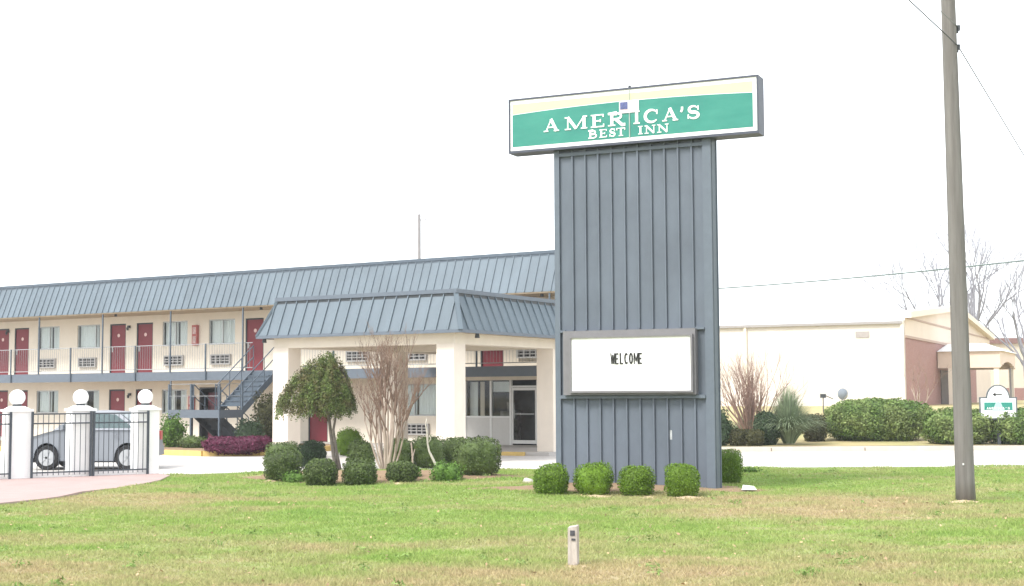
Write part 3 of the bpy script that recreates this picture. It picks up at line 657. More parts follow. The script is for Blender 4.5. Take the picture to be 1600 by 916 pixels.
SER = {
 'A': [([(.14, 0), (.5, 1)], 't'), ([(.47, 1), (.84, 0)], 'T'), ([(.27, .33), (.72, .33)], 't'), ([(0, .035), (.3, .035)], 't'), ([(.66, .035), (1, .035)], 't')],
 'M': [([(.13, 0), (.13, 1)], 't'), ([(.13, 1), (.5, .06)], 'T'), ([(.5, .06), (.86, 1)], 't'), ([(.86, 0), (.86, 1)], 'T'), ([(0, .035), (.27, .035)], 't'), ([(.72, .035), (1, .035)], 't'), ([(0, .965), (.2, .965)], 't'), ([(.82, .965), (1, .965)], 't')],
 'E': [([(.25, 0), (.25, 1)], 'T'), ([(.02, .965), (.92, .965)], 't'), ([(.02, .035), (.95, .035)], 't'), ([(.25, .5), (.7, .5)], 't'), ([(.9, .78), (.9, 1)], 't'), ([(.93, 0), (.93, .24)], 't'), ([(.7, .38), (.7, .62)], 't')],
 'R': [([(.22, 0), (.22, 1)], 'T'), ([(0, .035), (.42, .035)], 't'), ([(0, .965), (.5, .965)]+arc(.5, .74, .26, .225, 90, -90)+[(.22, .5)], 'm'), ([(.45, .5), (.82, .03), (1, .03)], 'T')],
 'I': [([(.5, 0), (.5, 1)], 'T'), ([(.05, .035), (.95, .035)], 't'), ([(.05, .965), (.95, .965)], 't')],
 'C': [(arc(.53, .5, .44, .47, 40, 320, 26), 'c'), ([(.9, .62), (.9, .98)], 't')],
 'S': [(arc(.48, .73, .33, .235, 25, 270, 16)+arc(.5, .27, .37, .235, 90, -155, 16), 's'), ([(.86, .66), (.86, .98)], 't'), ([(.08, .02), (.08, .36)], 't')],
 "'": [([(.5, 1), (.5, .78), (.2, .6)], 'm')],
 'B': [([(.22, 0), (.22, 1)], 'T'), ([(0, .965), (.52, .965)]+arc(.52, .75, .24, .215, 90, -90, 10)+[(.22, .52)], 'm'), ([(.3, .52), (.55, .52)]+arc(.55, .28, .32, .24, 90, -90, 10)+[(0, .035)], 'm')],
 'T': [([(.5, 0), (.5, 1)], 'T'), ([(.25, .035), (.75, .035)], 't'), ([(.03, .965), (.97, .965)], 't'), ([(.05, .72), (.05, 1)], 't'), ([(.95, .72), (.95, 1)], 't')],
 'N': [([(.17, 0), (.17, 1)], 't'), ([(.15, .98), (.84, .02)], 'T'), ([(.85, 0), (.85, 1)], 't'), ([(0, .035), (.36, .035)], 't'), ([(0, .965), (.2, .965)], 't'), ([(.68, .965), (1, .965)], 't')],
}
SAN = {
 'W': [([(.04, 1), (.28, .02)], 'T'), ([(.28, .02), (.5, .85)], 'T'), ([(.5, .85), (.72, .02)], 'T'), ([(.72, .02), (.96, 1)], 'T')], 'E': [([(.95, .93), (.12, .93), (.12, .07), (.95, .07)], 'T'), ([(.12, .5), (.8, .5)], 'T')],
 'L': [([(.12, 1), (.12, .07), (.95, .07)], 'T')], 'C': [(arc(.5, .5, .40, .44, 45, 315, 18), 'T')], 'O': [(arc(.5, .5, .40, .44, 0, 360, 22), 'T')],
 'M': [([(.06, 0), (.06, 1)], 'T'), ([(.1, .97), (.5, .25)], 'T'), ([(.5, .25), (.9, .97)], 'T'), ([(.94, 1), (.94, 0)], 'T')],
}
def glyph(mb, g, x0, x1, z0, z1, y, T_, t_, dep=.02):
    W, H = x1-x0, z1-z0
    for i, (pts, k) in enumerate(g):
        q = [(x0+a*W, z0+b_*H) for a, b_ in pts]
        w = {'T': T_, 't': t_, 'm': (T_+t_)/2}.get(k)
        if k == 'c': w = lambda s: t_+(T_-t_)*math.sin(math.pi*s)
        if k == 's': w = lambda s: t_+(T_-t_)*math.sin(math.pi*s)**1.2
        strip(mb, q, w, y-.0009*i, dep)
# WELCOME
mb = MB(); la = T.on(953, 569.5, -.2); lb = T.on(1004, 551, -.2); n_ = 7; adv = (lb[0]-la[0])/n_
for i, ch in enumerate('WELCOME'):
    wz = 1.0 if ch in 'WM' else .78
    glyph(mb, SAN[ch], la[0]+adv*i+.005, la[0]+adv*(i+wz)+.005-.006, la[1], lb[1], -.183, .017 if ch in 'WM' else .024, .02, .01)
lo = part('lettering', mb, mat('black_letters', (.02, .02, .018), .5, .3, var=.2), rb); lo['label'] = 'black WELCOME letters'

# cabinet
YC = -.12
a = T.on(795, 157, YC); b_ = T.on(1186.5, 209.5, YC); cx0, cx1 = a[0], b_[0]; cz0, cz1 = 6.075, 7.085; CD = .36
cab = part('sign_cabinet', MB().box(cx0, cx1, YC+.01, YC+CD, cz0, cz1)
           .box(cx0, cx1, YC-.02, YC+.008, cz1-.03, cz1).box(cx0, cx1, YC-.02, YC+.008, cz0, cz0+.045)
           .box(cx0, cx0+.03, YC-.02, YC+.008, cz0+.046, cz1-.031).box(cx1-.03, cx1, YC-.02, YC+.008, cz0+.046, cz1-.031), mat('cabinet_grey_blue', (.060, .068, .095), .5, .4, var=.08), pyl)
yf = YC+.004
part('sign_face', MB().box(cx0+.031, cx1-.031, yf-.006, yf+.004, cz0+.046, cz1-.031), mat('sign_white_face', (.86, .87, .86), .3, .5, var=.01), cab)
def S(u, v): return T.on(u, v, YC)
g_l, g_m, g_r = S(800.8, 180.5), S(985, 157.5), S(1176, 144.8); gb0 = cz0+.115; gx0, gx1 = g_l[0], g_r[0]
def topz(x):
    t = (x-gx0)/(gx1-gx0); return g_l[1]*(1-t)*(1-2*t)*1 + 4*t*(1-t)*g_m[1] + t*(2*t-1)*g_r[1]
N_ = 24; top = [(gx0+(gx1-gx0)*k/N_) for k in range(N_+1)]
grn = MB(); cre = MB(); yg = yf-.009
for p, q in zip(top, top[1:]):
    grn.quad((p, yg, gb0), (q, yg, gb0), (q, yg, topz(q)), (p, yg, topz(p)))
    cre.quad((p, yg, topz(p)+.012), (q, yg, topz(q)+.012), (q, yg, cz1-.10), (p, yg, cz1-.10))
GREEN = mat('sign_green', (.006, .165, .130), .2, .6, col2=(.03, .24, .18), scale=1.1, stretch=(1, 1, 3))
part('green_band', grn, GREEN, cab); part('cream_band', cre, mat('sign_cream', (.66, .62, .33), .3, .5, var=.02), cab)
WL = mat('white_lettering', (.84, .85, .83), .5, .3, var=.02)
def zz(x, y): return (780+x/3.636, 100+y/3.636)
let = MB(); row = [('A', 255, 342), ('M', 375, 502), ('E', 521, 601), ('R', 620, 718), ('I', 763, 802), ('C', 824, 906), ('A', 928, 1018), ("'", 1030, 1052), ('S', 1070, 1142)]
base1 = S(*zz(255, 390))[1]*.5+S(*zz(1142, 306))[1]*.5; cap1 = .228
for ch, x0, x1 in row:
    ym = 390-84*(x0-255)/887; X0_, X1_ = S(*zz(x0, ym))[0], S(*zz(x1, ym))[0]
    glyph(let, SER[ch], X0_, X1_, base1, base1+cap1, yg-.010, .054, .021, .008)
base2 = base1-.192; cap2 = .142
for ch, x0, x1 in [('B', 508, 560), ('E', 570, 615), ('S', 628, 662), ('T', 668, 718), ('I', 790, 818), ('N', 828, 890), ('N', 900, 965)]:
    X0_, X1_ = S(*zz(x0, 410))[0], S(*zz(x1, 410))[0]
    glyph(let, SER[ch], X0_, X1_, base2, base2+cap2, yg-.010, .032, .014, .008)
lt = part('lettering', let, WL, cab); lt['label'] = 'white serif AMERICA\'S BEST INN lettering'
fl = S(*zz(683, 215)); f2 = S(*zz(795, 270)); fxa, fxb, fza, fzb = fl[0], f2[0], f2[1]-.01, fl[1]
part('flag_panel', MB().box(fxa, fxb, yg-.014, yg-.002, fza, fzb), mat('pale_flag_panel', (.70, .68, .72), .5, .3, var=.06, scale=10), cab)
fc = MB(); fc.box(fxa+.02, fxa+.16, yg-.02, yg-.0145, fza+.07, fzb-.02); part('flag_canton', fc, mat('flag_blue', (.10, .12, .28), .5, .3, var=.3, scale=30), cab)
fs = MB()
for k in range(4): z = fza+.018+k*.034; fs.box(fxa+(.18 if z > fza+.06 else .02), fxb-.02, yg-.018, yg-.0145, z, z+.010)
part('flag_stripes', fs, mat('flag_pale_red', (.62, .45, .47), .5, .3), cab)
sx_ = S(984, 200)[0]
part('face_seam', MB().box(sx_-.008, sx_+.008, yg-.012, yg-.001, cz0+.07, cz1-.05), mat('seam_grey', (.35, .40, .38), .5, .3), cab)
part('lifting_eye', MB().box(sx_-.02, sx_+.02, YC+.0, YC+.04, cz1, cz1+.04), DARK_STEEL, cab)
# paint scrape on tower
s1 = T.on(1048, 677, 0); part('paint_scrape', MB().box(s1[0]-.02, s1[0]+.018, .016, .0195, s1[1]-.11, s1[1]+.05), mat('bare_metal', (.45, .47, .48), .5, .4, var=.2, scale=20), pyl)

# ================================================================== SHRUBS
def put_bush(u, v, wpx, hpx, m, label, name='boxwood_shrub', cat='shrub', group=None, z=None, **kw):
    p = G(u, v, 0 if z is None else z); s = (F/p.y)
    if z is None:
        for _ in range(3): p = G(u, v, lawn_h(p.x, p.y)+mound(p.x, p.y))
    if group and 'island' in group: wpx *= .93; hpx *= .95
    w = wpx/s; h = hpx/s*.985
    gz = lawn_h(p.x, p.y+w*.3)+mound(p.x, p.y+w*.3) if z is None else z
    me = bush_mesh(name, w, h+.02, m, seed=int(u), **kw)
    return tag(link(name, me, None, (p.x*(1+w*.3/p.y), p.y+w*.3, gz-.05)), label, cat, group)
gA = 'clipped boxwoods at the foot of the sign tower'
put_bush(862, 773, 53, 47, BOXB, 'bright green clipped boxwood at the left end of the row before the sign tower', group=gA, dens=3600, leaf=.030, box=.45)
put_bush(928, 774, 56, 50, BOXB, 'bright green clipped boxwood, second from the left before the sign tower', group=gA, dens=3600, leaf=.030, box=.55)
put_bush(995, 775, 52, 46, BOXB, 'bright green clipped boxwood, second from the right before the sign tower', group=gA, dens=3600, leaf=.030, box=.5)
put_bush(1067, 777, 52, 53, BOXB, 'tallest bright green boxwood before the sign tower, below its right corner', group=gA, dens=3600, leaf=.030, box=.55)
put_bush(1139, 757, 40, 56, BOXB, 'upright boxy boxwood beside the right edge of the sign tower', group=gA, dens=3600, leaf=.030, box=.8)
gB = 'dark clipped shrubs in the island bed'
put_bush(442, 750, 58, 50, BOXG, 'dark clipped shrub at the left end of the island bed front row', group=gB, box=.6)
put_bush(501, 751, 50, 43, BOXG, 'dark round clipped shrub before the weeping tree trunk', group=gB, box=.45)
put_bush(562, 753, 52, 39, BOXG, 'low wide clipped shrub in the front row before the bare crepe myrtle', group=gB, box=.6)
put_bush(628, 753, 48, 34, BOXG, 'smallest dark clipped shrub of the front row, right of the crepe myrtle', group=gB, box=.5)
put_bush(746, 744, 72, 60, BOXG, 'largest dark boxy clipped shrub at the right end of the island bed', group=gB, dens=4200, box=.85, lump=.03)
put_bush(443, 732, 60, 44, BOXG, 'clipped shrub just behind the leftmost front shrub of the island bed', group=gB, box=.5)
put_bush(488, 731, 44, 44, DARKG, 'very dark shrub left of the weeping tree trunk', group=gB, box=.5)
put_bush(564, 731, 44, 44, BOXG, 'dark shrub left of the crepe myrtle stems in the back row', group=gB, box=.4)
put_bush(622, 731, 48, 47, BOXG, 'dark square shrub right of the crepe myrtle stems', group=gB, box=.8)
put_bush(668, 730, 56, 51, BOXG, 'dark shrub behind the pale bent sapling', group=gB, box=.6)
put_bush(711, 727, 44, 46, BOXG, 'dark shrub partly hidden behind the largest island shrub', group=gB, box=.6)
put_bush(697, 751, 42, 28, FRESH, 'loose light green weedy clump between two clipped shrubs of the front row', name='weed_clump', cat='plant', dens=1100, leaf=.05, box=.1, loose=.3, lump=.14)
put_bush(645, 744, 20, 18, FRESH, 'small fresh green tuft below the pale bent sapling', name='weed_clump', cat='plant', dens=400, leaf=.05, box=.1, loose=.4, lump=.15)
put_bush(460, 753, 34, 16, FRESH, 'fresh green weeds at the foot of the leftmost island shrub', name='weed_clump', cat='plant', dens=500, leaf=.05, box=.1, loose=.4, lump=.15)
put_bush(545, 712, 42, 42, BOXB, 'brighter green shrub beyond the island bed, beneath the canopy', dens=2400, leaf=.045, box=.3, lump=.1, z=LOT)
put_bush(1172, 739, 22, 9, FRESH, 'low green weeds beside the boxwood right of the sign tower', name='weed_clump', cat='plant', dens=300, leaf=.045, box=.1, loose=.5, lump=.2)
# planting by the stairs
put_bush(371, 708, 102, 26, PURPLE, 'low purple-leaved hedge along the kerb before the staircase', name='purple_hedge', cat='hedge', dens=5200, leaf=.07, box=.5, z=-.05, dep=1.6, lump=.07)
put_bush(270, 700, 33, 46, FRESH, 'light green loose shrub right of the last white fence pier', dens=1500, leaf=.08, box=.2, loose=.25, lump=.15, z=-.05)
put_bush(303, 701, 40, 20, BOXG, 'low dark green planting left of the purple hedge', dens=1400, leaf=.07, box=.2, loose=.3, lump=.15, z=-.05)
put_bush(418, 697, 34, 78, BROWNG, 'tall brownish shrub behind the purple hedge beside the staircase', dens=2600, leaf=.09, box=.2, loose=.3, lump=.18, z=-.05)
put_bush(390, 700, 40, 42, DARKG, 'dark shrub under the staircase flight', dens=1600, leaf=.08, box=.2, loose=.2, lump=.14, z=-.05)
# far hedge row
HZc = .05
put_bush(1370, 690, 162, 66, HEDGE_L, 'largest rounded hedge mass, green and pale leaved, before the cream hall', name='hedge', cat='hedge', dens=15000, leaf=.085, box=.35, z=HZc, dep=2.2, lump=.05, group='hedges beyond the drive')
put_bush(1500, 693, 104, 54, HEDGE_L, 'pale leaved hedge beyond the drive, behind the utility pole', name='hedge', cat='hedge', dens=9000, leaf=.085, box=.4, z=HZc, dep=1.8, lump=.06, group='hedges beyond the drive')
put_bush(1592, 693, 100, 52, HEDGE_L, 'hedge beyond the drive behind the small directional sign', name='hedge', cat='hedge', dens=9000, leaf=.085, box=.4, z=HZc, dep=1.8, lump=.06, group='hedges beyond the drive')
put_bush(1273, 690, 34, 42, BROWNG, 'small brownish upright shrub left of the largest hedge', cat='shrub', name='brown_shrub', dens=2200, leaf=.07, box=.7, z=HZc)
put_bush(1199, 694, 38, 50, DARKG, 'round dark blue-green shrub left of the pampas grass', name='round_shrub', dens=2600, leaf=.07, box=.3, z=HZc)
put_bush(1178, 695, 28, 24, BROWNG, 'low boxy hedge shrub next to the round dark shrub', name='boxy_shrub', dens=1500, leaf=.06, box=.9, z=HZc)
put_bush(1152, 695, 28, 25, BROWNG, 'low boxy hedge shrub farther left, nearest the dark conifer', name='boxy_shrub', dens=1500, leaf=.06, box=.9, z=HZc)
put_bush(1126, 695, 34, 50, DARKG, 'dark conifer shrub showing past the right edge of the sign tower', name='conifer_shrub', dens=2200, leaf=.07, box=.1, z=HZc, lump=.12, loose=.2)

# pampas grass
def blades(name, x, y, z, n, L_, spread, droop, m, w=.02, seed=1, up=.9):
    r = np.random.default_rng(seed); V = []; Fq = []
    for k in range(n):
        a = r.uniform(0, 2*math.pi); d = np.array([math.cos(a), math.sin(a), 0]); l = L_*r.uniform(.55, 1.0); tilt = r.uniform(.05, 1)*spread
        sd = np.array([-d[1], d[0], 0])*w; p0 = d*r.uniform(0, .18)
        pts = []
        for s in (0, .2, .4, .6, .8, 1.0): pts.append(p0+d*(tilt*l*(s**1.2))+np.array([0, 0, l*up*(s-(droop+.75*tilt/spread*.75)*s**2.4)*(1-.25*tilt/spread)]))
        b0 = len(V)
        for i, p in enumerate(pts): ww = (1-.85*i/5); V += [p-sd*ww, p+sd*ww]
        for i in range(5): Fq.append((b0+2*i, b0+2*i+1, b0+2*i+3, b0+2*i+2))
    return link(name, raw_mesh(name, np.array(V), np.array(Fq), m), None, (x, y, z))
p = G(1232, 693, HZc); tag(blades('pampas_grass', p.x, p.y-.1, HZc, 2300, 2.6, .62, .12, PAMPAS, w=.018, seed=3), 'tall arching pampas grass clump left of the brown shrub beyond the drive', 'grass clump')
p = G(1180, 690, HZc); tag(blades('pampas_grass', p.x-.2, p.y+.9, HZc, 600, 1.7, .45, .3, PAMPAS, w=.02, seed=5), 'smaller grey-green grass clump beneath the bare reddish shrub', 'grass clump')

# ------------------------------------------------------------------ branching plants
def branch(mb_thick, mb_thin, p, d, L_, r, depth, maxd, rnd, spread=.5, upb=.15, kids=(2, 3), ratio=.72, rr=.62, seg=4, thr=1, gnarl=.12):
    pts = [Vector(p)]; rads = [r]; d = Vector(d).normalized()
    for k in range(seg):
        d = (d+Vector((rnd.gauss(0, gnarl), rnd.gauss(0, gnarl), rnd.gauss(0, gnarl)+upb*.25))).normalized()
        pts.append(pts[-1]+d*(L_/seg)); rads.append(r*(1-(1-rr)*(k+1)/seg))
    (mb_thick if depth <= thr else mb_thin).tube(pts, rads, 7 if depth <= thr else 4, cap=False)
    if depth >= maxd: return
    for k in range(rnd.randint(*kids)):
        ax = Vector((rnd.gauss(0, 1), rnd.gauss(0, 1), rnd.gauss(0, 1))); ax = (ax-d*ax.dot(d)).normalized()
        nd = (d+ax*rnd.uniform(.4, 1.1)*spread+Vector((0, 0, upb))).normalized()
        i = rnd.choice([seg, seg, seg-1, seg-2]) if k else seg
        branch(mb_thick, mb_thin, pts[i], nd, L_*ratio*rnd.uniform(.8, 1.2), rads[i]*.8, depth+1, maxd, rnd, spread, upb, kids, ratio, rr, seg, thr, gnarl)
# crepe myrtle: several pale stems, bare fine crown
rnd = random.Random(21)
p = G(603, 737, 0); z0 = mound(p.x, p.y); cm = thing('bare_crepe_myrtle', 'leafless multi-stemmed crepe myrtle with pale trunks in the island bed', 'tree', (p.x, p.y+.3, z0))
a_, b2_ = MB(), MB()
for k, (dx, dy, h_, rr0) in enumerate([(0, -.2, 1.25, .034), (-.05, .25, 1.2, .03), (-.34, .0, 1.15, .034), (-.12, -.1, 1.3, .045), (.03, .12, 1.35, .048), (.14, -.12, 1.3, .04), (.36, .05, 1.15, .034), (-.24, .2, 1.15, .03), (.26, .22, 1.1, .03), (-.55, .1, 1.0, .026), (.58, -.1, 1.0, .026), (-.4, -.25, .95, .024), (.42, -.25, .95, .024)]):
    branch(a_, b2_, (dx*.20, dy*.20, -.05), (dx*.9, dy*.9, 1), h_*1.2, rr0, 0, 4, rnd, spread=.62, upb=.26, kids=(3, 5), ratio=.52, rr=.52, seg=5, thr=0, gnarl=.07)
part('trunk', a_, BARK_TAN, cm, smooth=True); part('branches', b2_, TWIG, cm)
# weeping evergreen tree
p = G(523, 733, 0); wt = thing('weeping_tree', 'small umbrella-shaped weeping tree with green and rusty foliage on a leaning trunk', 'tree', (p.x, p.y+.2, mound(p.x, p.y)-.02))
tb = MB(); tb.tube([(0.02, 0, -.05), (-.06, 0, .35), (-.12, .02, .8), (-.17, .03, 1.2), (-.3, .05, 1.75)], [.05, .043, .038, .035, .02], 9); tb.tube([(.10, .03, -.05), (.0, .02, .45), (-.06, 0, .9), (.05, 0, 1.5)], [.04, .032, .03, .015], 8)
rnd = random.Random(4)
for k in range(9):
    t = k*2*math.pi/9; tb.tube([(-.2, .03, 1.2), (-.28+.3*math.cos(t), .3*math.sin(t), 1.75), (-.28+.62*math.cos(t), .62*math.sin(t), 1.72)], [.018, .012, .005], 5)
part('trunk', tb, BARK_GREY, wt, smooth=True)
PS, NS = [], []; r = np.random.default_rng(9)
for k in range(3200):
    t = r.uniform(0, 2*math.pi); q = math.sqrt(r.uniform(0, 1)); ux, uy = math.cos(t), math.sin(t)
    rx = .58+.62*max(0, -ux)**.7; R0 = rx if abs(ux) > .3 else .62+.1*(.3-ux)
    cl = .09*math.sin(5*t+3*q)+.07*math.sin(9*t+1)
    zt = 2.60-.35*q-.72*q**2.2+cl+r.uniform(-.05, .04); lo_ = 1.13+.08*math.sin(3*t)+.22*max(0, ux)*.5+.24*r.uniform(0, 1)**2-.05*math.sin(11*t)
    ln_ = r.uniform(.25, .65) if q > .8 else r.uniform(.12, .4)
    for sgm in np.arange(0, ln_, .036):
        z = zt-sgm
        if z < lo_: break
        rad = R0*q*(1+.05*math.sin(7*t))+.10*sgm
        PS.append((-.17+ux*rad+r.normal(0, .022), uy*rad*.9+r.normal(0, .022), z)); NS.append((ux, uy, .35))
V, Fc = leaves(np.array(PS), np.array(NS), .052, .5, .6); link('foliage', raw_mesh('foliage', V, Fc, WEEP), wt)
# pale bent sapling
p = G(682, 738, 0); sp = thing('pruned_sapling', 'pale bent leafless sapling standing before the island shrubs', 'tree', (p.x, p.y, mound(p.x, p.y)-.02))
q = MB(); q.tube([(0.03, 0, -.03), (0.0, 0, .14), (-.10, 0, .34), (-.16, .02, .46), (-.19, .02, .62), (-.20, .0, .86), (-.23, 0, 1.02), (-.21, 0, 1.16)], [.035, .03, .026, .022, .02, .02, .016, .01], 8)
q.tube([(-.19, .02, .62), (-.12, .02, .72), (-.15, 0, .80)], [.014, .012, .008], 6); part('trunk', q, mat('chalky_bark', (.46, .43, .37), .8, .2, var=.15, scale=12), sp, smooth=True)
p = G(644, 738, 0); sk = MB().tube([(0, 0, -.05), (.01, 0, .3), (-.02, 0, .62)], [.022, .02, .014], 7).tube([(.01, 0, .3), (.06, 0, .48)], [.014, .008], 6)
tag(part('wooden_stake', sk, BARK_TAN, None, (p.x, p.y, mound(p.x, p.y))), 'short tan stake left of the pale bent sapling', 'stake')
# reddish bare shrub by drive
rnd = random.Random(33); p = G(1188, 693, HZc); rs = thing('bare_shrub', 'leafless reddish-brown shrub of many upright stems behind the pampas grass', 'shrub', (p.x-.1, p.y+.9, HZc))
a_, b2_ = MB(), MB()
for k in range(60):
    t = rnd.uniform(0, 6.28); s = rnd.uniform(.05, .62); branch(a_, b2_, (.2*math.cos(t)*s, .2*math.sin(t)*s, 0), (math.cos(t)*s, math.sin(t)*s, 1), rnd.uniform(1.25, 1.8), .026, 0, 3, rnd, spread=.5, upb=.25, kids=(2, 3), ratio=.5, rr=.5, seg=4, thr=0)
RT_ = mat('reddish_stems', (.29, .195, .16), .9, .1, var=.2, scale=5); part('stems', a_, RT_, rs); part('twigs', b2_, RT_, rs)
rnd = random.Random(35); p = AY(1437, 640, 62); rs = thing('bare_shrub', 'thin leafless sapling against the red brick wall of the hall', 'shrub', (p.x, 62, .78))
a_, b2_ = MB(), MB()
for k in range(7):
    t = rnd.uniform(0, 6.28); s = rnd.uniform(.1, .7); branch(a_, b2_, (0, 0, -.1), (math.cos(t)*s, math.sin(t)*s, 1), 1.3, .025, 0, 3, rnd, spread=.6, upb=.15, kids=(2, 3), ratio=.6, rr=.5, seg=4, thr=0)
part('stems', a_, BARK_TAN, rs); part('twigs', b2_, TWIG, rs)
# big bare trees behind the hall
def big_tree(u, Y, h, seed, label, nl=7, width=1.0, r0=.3, md=5):
    rnd = random.Random(seed); p = AY(u, 600, Y); t_ = thing('bare_tree', label, 'tree', (p.x, Y, .5), 0, 'leafless trees behind the cream hall')
    a_, b2_ = MB(), MB(); th = h*.27
    a_.tube([(0, 0, -.3), (.05, 0, th*.5), (-.04, .05, th), (.02, 0, th*1.25)], [r0*1.25, r0, r0*.9, r0*.6], 10)
    for k in range(nl):
        az = 2*math.pi*(k+.3*rnd.random())/nl; tilt = rnd.uniform(.28, .85)*width if k else .08
        z = th*rnd.uniform(.8, 1.2)
        branch(a_, b2_, (0, 0, z), (math.sin(tilt)*math.cos(az), math.sin(tilt)*math.sin(az), math.cos(tilt)), h*.30*rnd.uniform(.9, 1.1)*(1.12 if k == 0 else 1), r0*.5, 1, md, rnd, spread=.62, upb=.14, kids=(3, 4), ratio=.60, rr=.55, seg=4, thr=2, gnarl=.09)
    part('trunk', a_, TWIG_FAR, t_); part('branches', b2_, TWIG_FAR, t_)
big_tree(1524, 138, 20.5, 6, 'tall leafless tree just right of the utility pole, rising behind the hall')
big_tree(1464, 144, 19.5, 12, 'leafless tree left of the utility pole behind the hall roof', r0=.24)
big_tree(1604, 142, 15.5, 17, 'leafless tree at the right edge behind the low cream building', r0=.26, width=1.2)

# ================================================================== UTILITY POLE, WIRES
pb = G(1509, 783); ty = pb.y
ptop = AY(1480, -40, ty)
k_ = 12.0/ptop.z; dxp = (ptop.x-pb.x)*k_
up_ = thing('utility_pole', 'weathered wooden utility pole rising out of the lawn past the top of the picture', 'utility pole', (pb.x, pb.y, -.05))
r_b = 29/2/F*ty; r_t = 19.5/2/F*ty; nseg = 30; q = MB(); rr_ = random.Random(2)
q.tube([(dxp*k/nseg, 0, 12.0*k/nseg) for k in range(nseg+1)], [r_b*(1+.06*max(0, 1-k))+(r_t-r_b)*k/nseg*1.9*.6 for k in range(nseg+1)], 20)
part('shaft', q, BARK, up_, smooth=True)
def pole_at(z): return Vector((pb.x+dxp*z/12, pb.y, z))
hooks = []
for v, in ((45,), (75,)):
    P = AY(1492, v, ty); hooks.append(Vector((P.x+.02, ty, P.z)))
ins = MB().tube([(0, 0, -.03), (0, 0, .05)], [.03, .035], 10).box(-.09, 0, -.02, .02, -.07, -.03).mesh('wire_bracket', DARK_STEEL)
for h in hooks: link('wire_bracket', ins, up_, (h.x-pb.x+.03, 0, h.z+.05))
part('tag', MB().box(-.012, .012, -r_b-.006, -r_b+.004, .0, .03), mat('pole_tag', (.6, .6, .6), .5, .3), up_, (dxp*.8/12-.06, .01, .6))
WIRE = mat('black_cable', (.05, .055, .06), .6, .3); WIREP = mat('pale_cable', (.17, .19, .19), .6, .3)
def wire(label, pts, r, m, sag=.0, nm='overhead_wire'):
    q = MB(); P = []
    for a, b2 in zip(pts, pts[1:]):
        for k in range(13):
            if k == 0 and P: continue
            t = k/12; v = a.lerp(b2, t); v.z -= sag*4*t*(1-t)*1.0; P.append(v)
    q.tube(P, r, 5); tag(part(nm, q, m, None), label, 'wire')
h1 = hooks[1]+Vector((.03, 0, .03)); h2 = hooks[0]+Vector((.03, 0, .03))
def extend(h, u, v, Y, k):          # far end: keep the same straight span beyond the frame
    e = AY(u, v, Y); return h+(e-h)*k
wire('lower wire through the lower bracket of the utility pole, sloping down to the right edge', [extend(h1, 1420, 0, 19.0, 2.4), h1, extend(h1, 1600, 243, 26.5, 1.7)], .009, WIRE, 0)
wire('upper wire through the top bracket of the utility pole', [extend(h2, 1450, 0, 20.2, 3.2), h2, extend(h2, 1600, 226, 27, 1.7)], .005, WIREP, 0)
a = AY(1060, 455, 62); b2 = AY(1700, 396, 50)
wire('thin pale cable crossing the sky above the cream hall', [a, b2], .030, mat('green_grey_cable', (.13, .17, .16), .6, .3), .12)
fpole = AY(655, 403, 95); fpo = thing('distant_pole', 'thin pole standing behind the motel roof', 'pole', (fpole.x, 95, -.2))
ft_ = AY(655, 335, 95).z+.2
part('shaft', MB().tube([(0, 0, 0), (0, 0, ft_)], [.15, .11], 10), mat('far_pole_wood', (.20, .19, .19), .8, .2, var=.1), fpo, smooth=True)
part('bracket', MB().bar((0, 0, ft_-.42), (.55, 0, ft_-.36), .06), TWIG_FAR, fpo)

# ================================================================== CREAM HALL (right background)
B0 = AY(1413, 487, 90); B = Frame(B0, math.radians(-26))
hall = thing('gabled_hall', 'large cream metal hall with low gable, red brick front wall and white roof', 'building', (B0.x, B0.y, 0), B.ang)
EZ = 6.30; AZ = 8.25; WD = 42.5; BZ = .6; HL = 60
HCREAM = mat('pale_cream_siding', (.64, .59, .535), .8, .25, var=.05, scale=.6)
GABLE = mat('cream_gable_siding', (.68, .58, .49), .8, .25, var=.03, scale=.6)
q = MB(); q.quad((-HL, 0, BZ), (0, 0, BZ), (0, 0, EZ), (-HL, 0, EZ)); q.quad((-HL, WD, BZ), (0, WD, BZ), (0, WD, EZ), (-HL, WD, EZ)); q.poly([(-HL, 0, BZ), (-HL, WD, BZ), (-HL, WD, EZ), (-HL, WD/2, AZ), (-HL, 0, EZ)])
hw = part('side_wall', q, HCREAM, hall)
seam = MB(); k = -HL+.4
while k < 0: seam.box(k-.02, k+.02, -.015, 0, BZ, EZ-.1); k += .9
part('wall_seams', seam, HCREAM, hall)
# brick lower front, cream upper front
BR = 5.32
part('brick_wall', MB().quad((0, .02, BZ), (0, 20.2, BZ), (0, 20.2, BR), (0, .02, BR)).quad((0, 26, BZ), (0, 33, BZ), (0, 33, BR), (0, 26, BR)), BRICK, hall)
part('front_wall', MB().poly([(0, 0, BR), (0, WD, BR), (0, WD, EZ+.5), (0, WD/2, AZ+.0), (0, 0, EZ+.5)]).quad((0, 20.2, BZ), (0, 26, BZ), (0, 26, BR), (0, 20.2, BR)).quad((0, 33, BZ), (0, WD, BZ), (0, WD, BR), (0, 33, BR)), GABLE, hall)
part('front_trim', MB().box(.002, .07, 0, WD, BR-.1, BR+.06).box(.002, .05, .3, WD-.3, EZ+.2, EZ+.32), mat('tan_trim', (.42, .30, .24), .7, .3, var=.05), hall)
rk = MB()
for (ya, za), (yb, zb_) in (((-.15, EZ+.62), (WD/2, AZ+.25)), ((WD/2, AZ+.25), (WD+.15, EZ+.62))):
    rk.hexa([(-.1, ya, za-.42), (.45, ya, za-.42), (.45, yb, zb_-.42), (-.1, yb, zb_-.42)], [(-.1, ya, za), (.45, ya, za), (.45, yb, zb_), (-.1, yb, zb_)])
part('rake_trim', rk, mat('pale_trim', (.74, .66, .56), .7, .3, var=.02), hall)
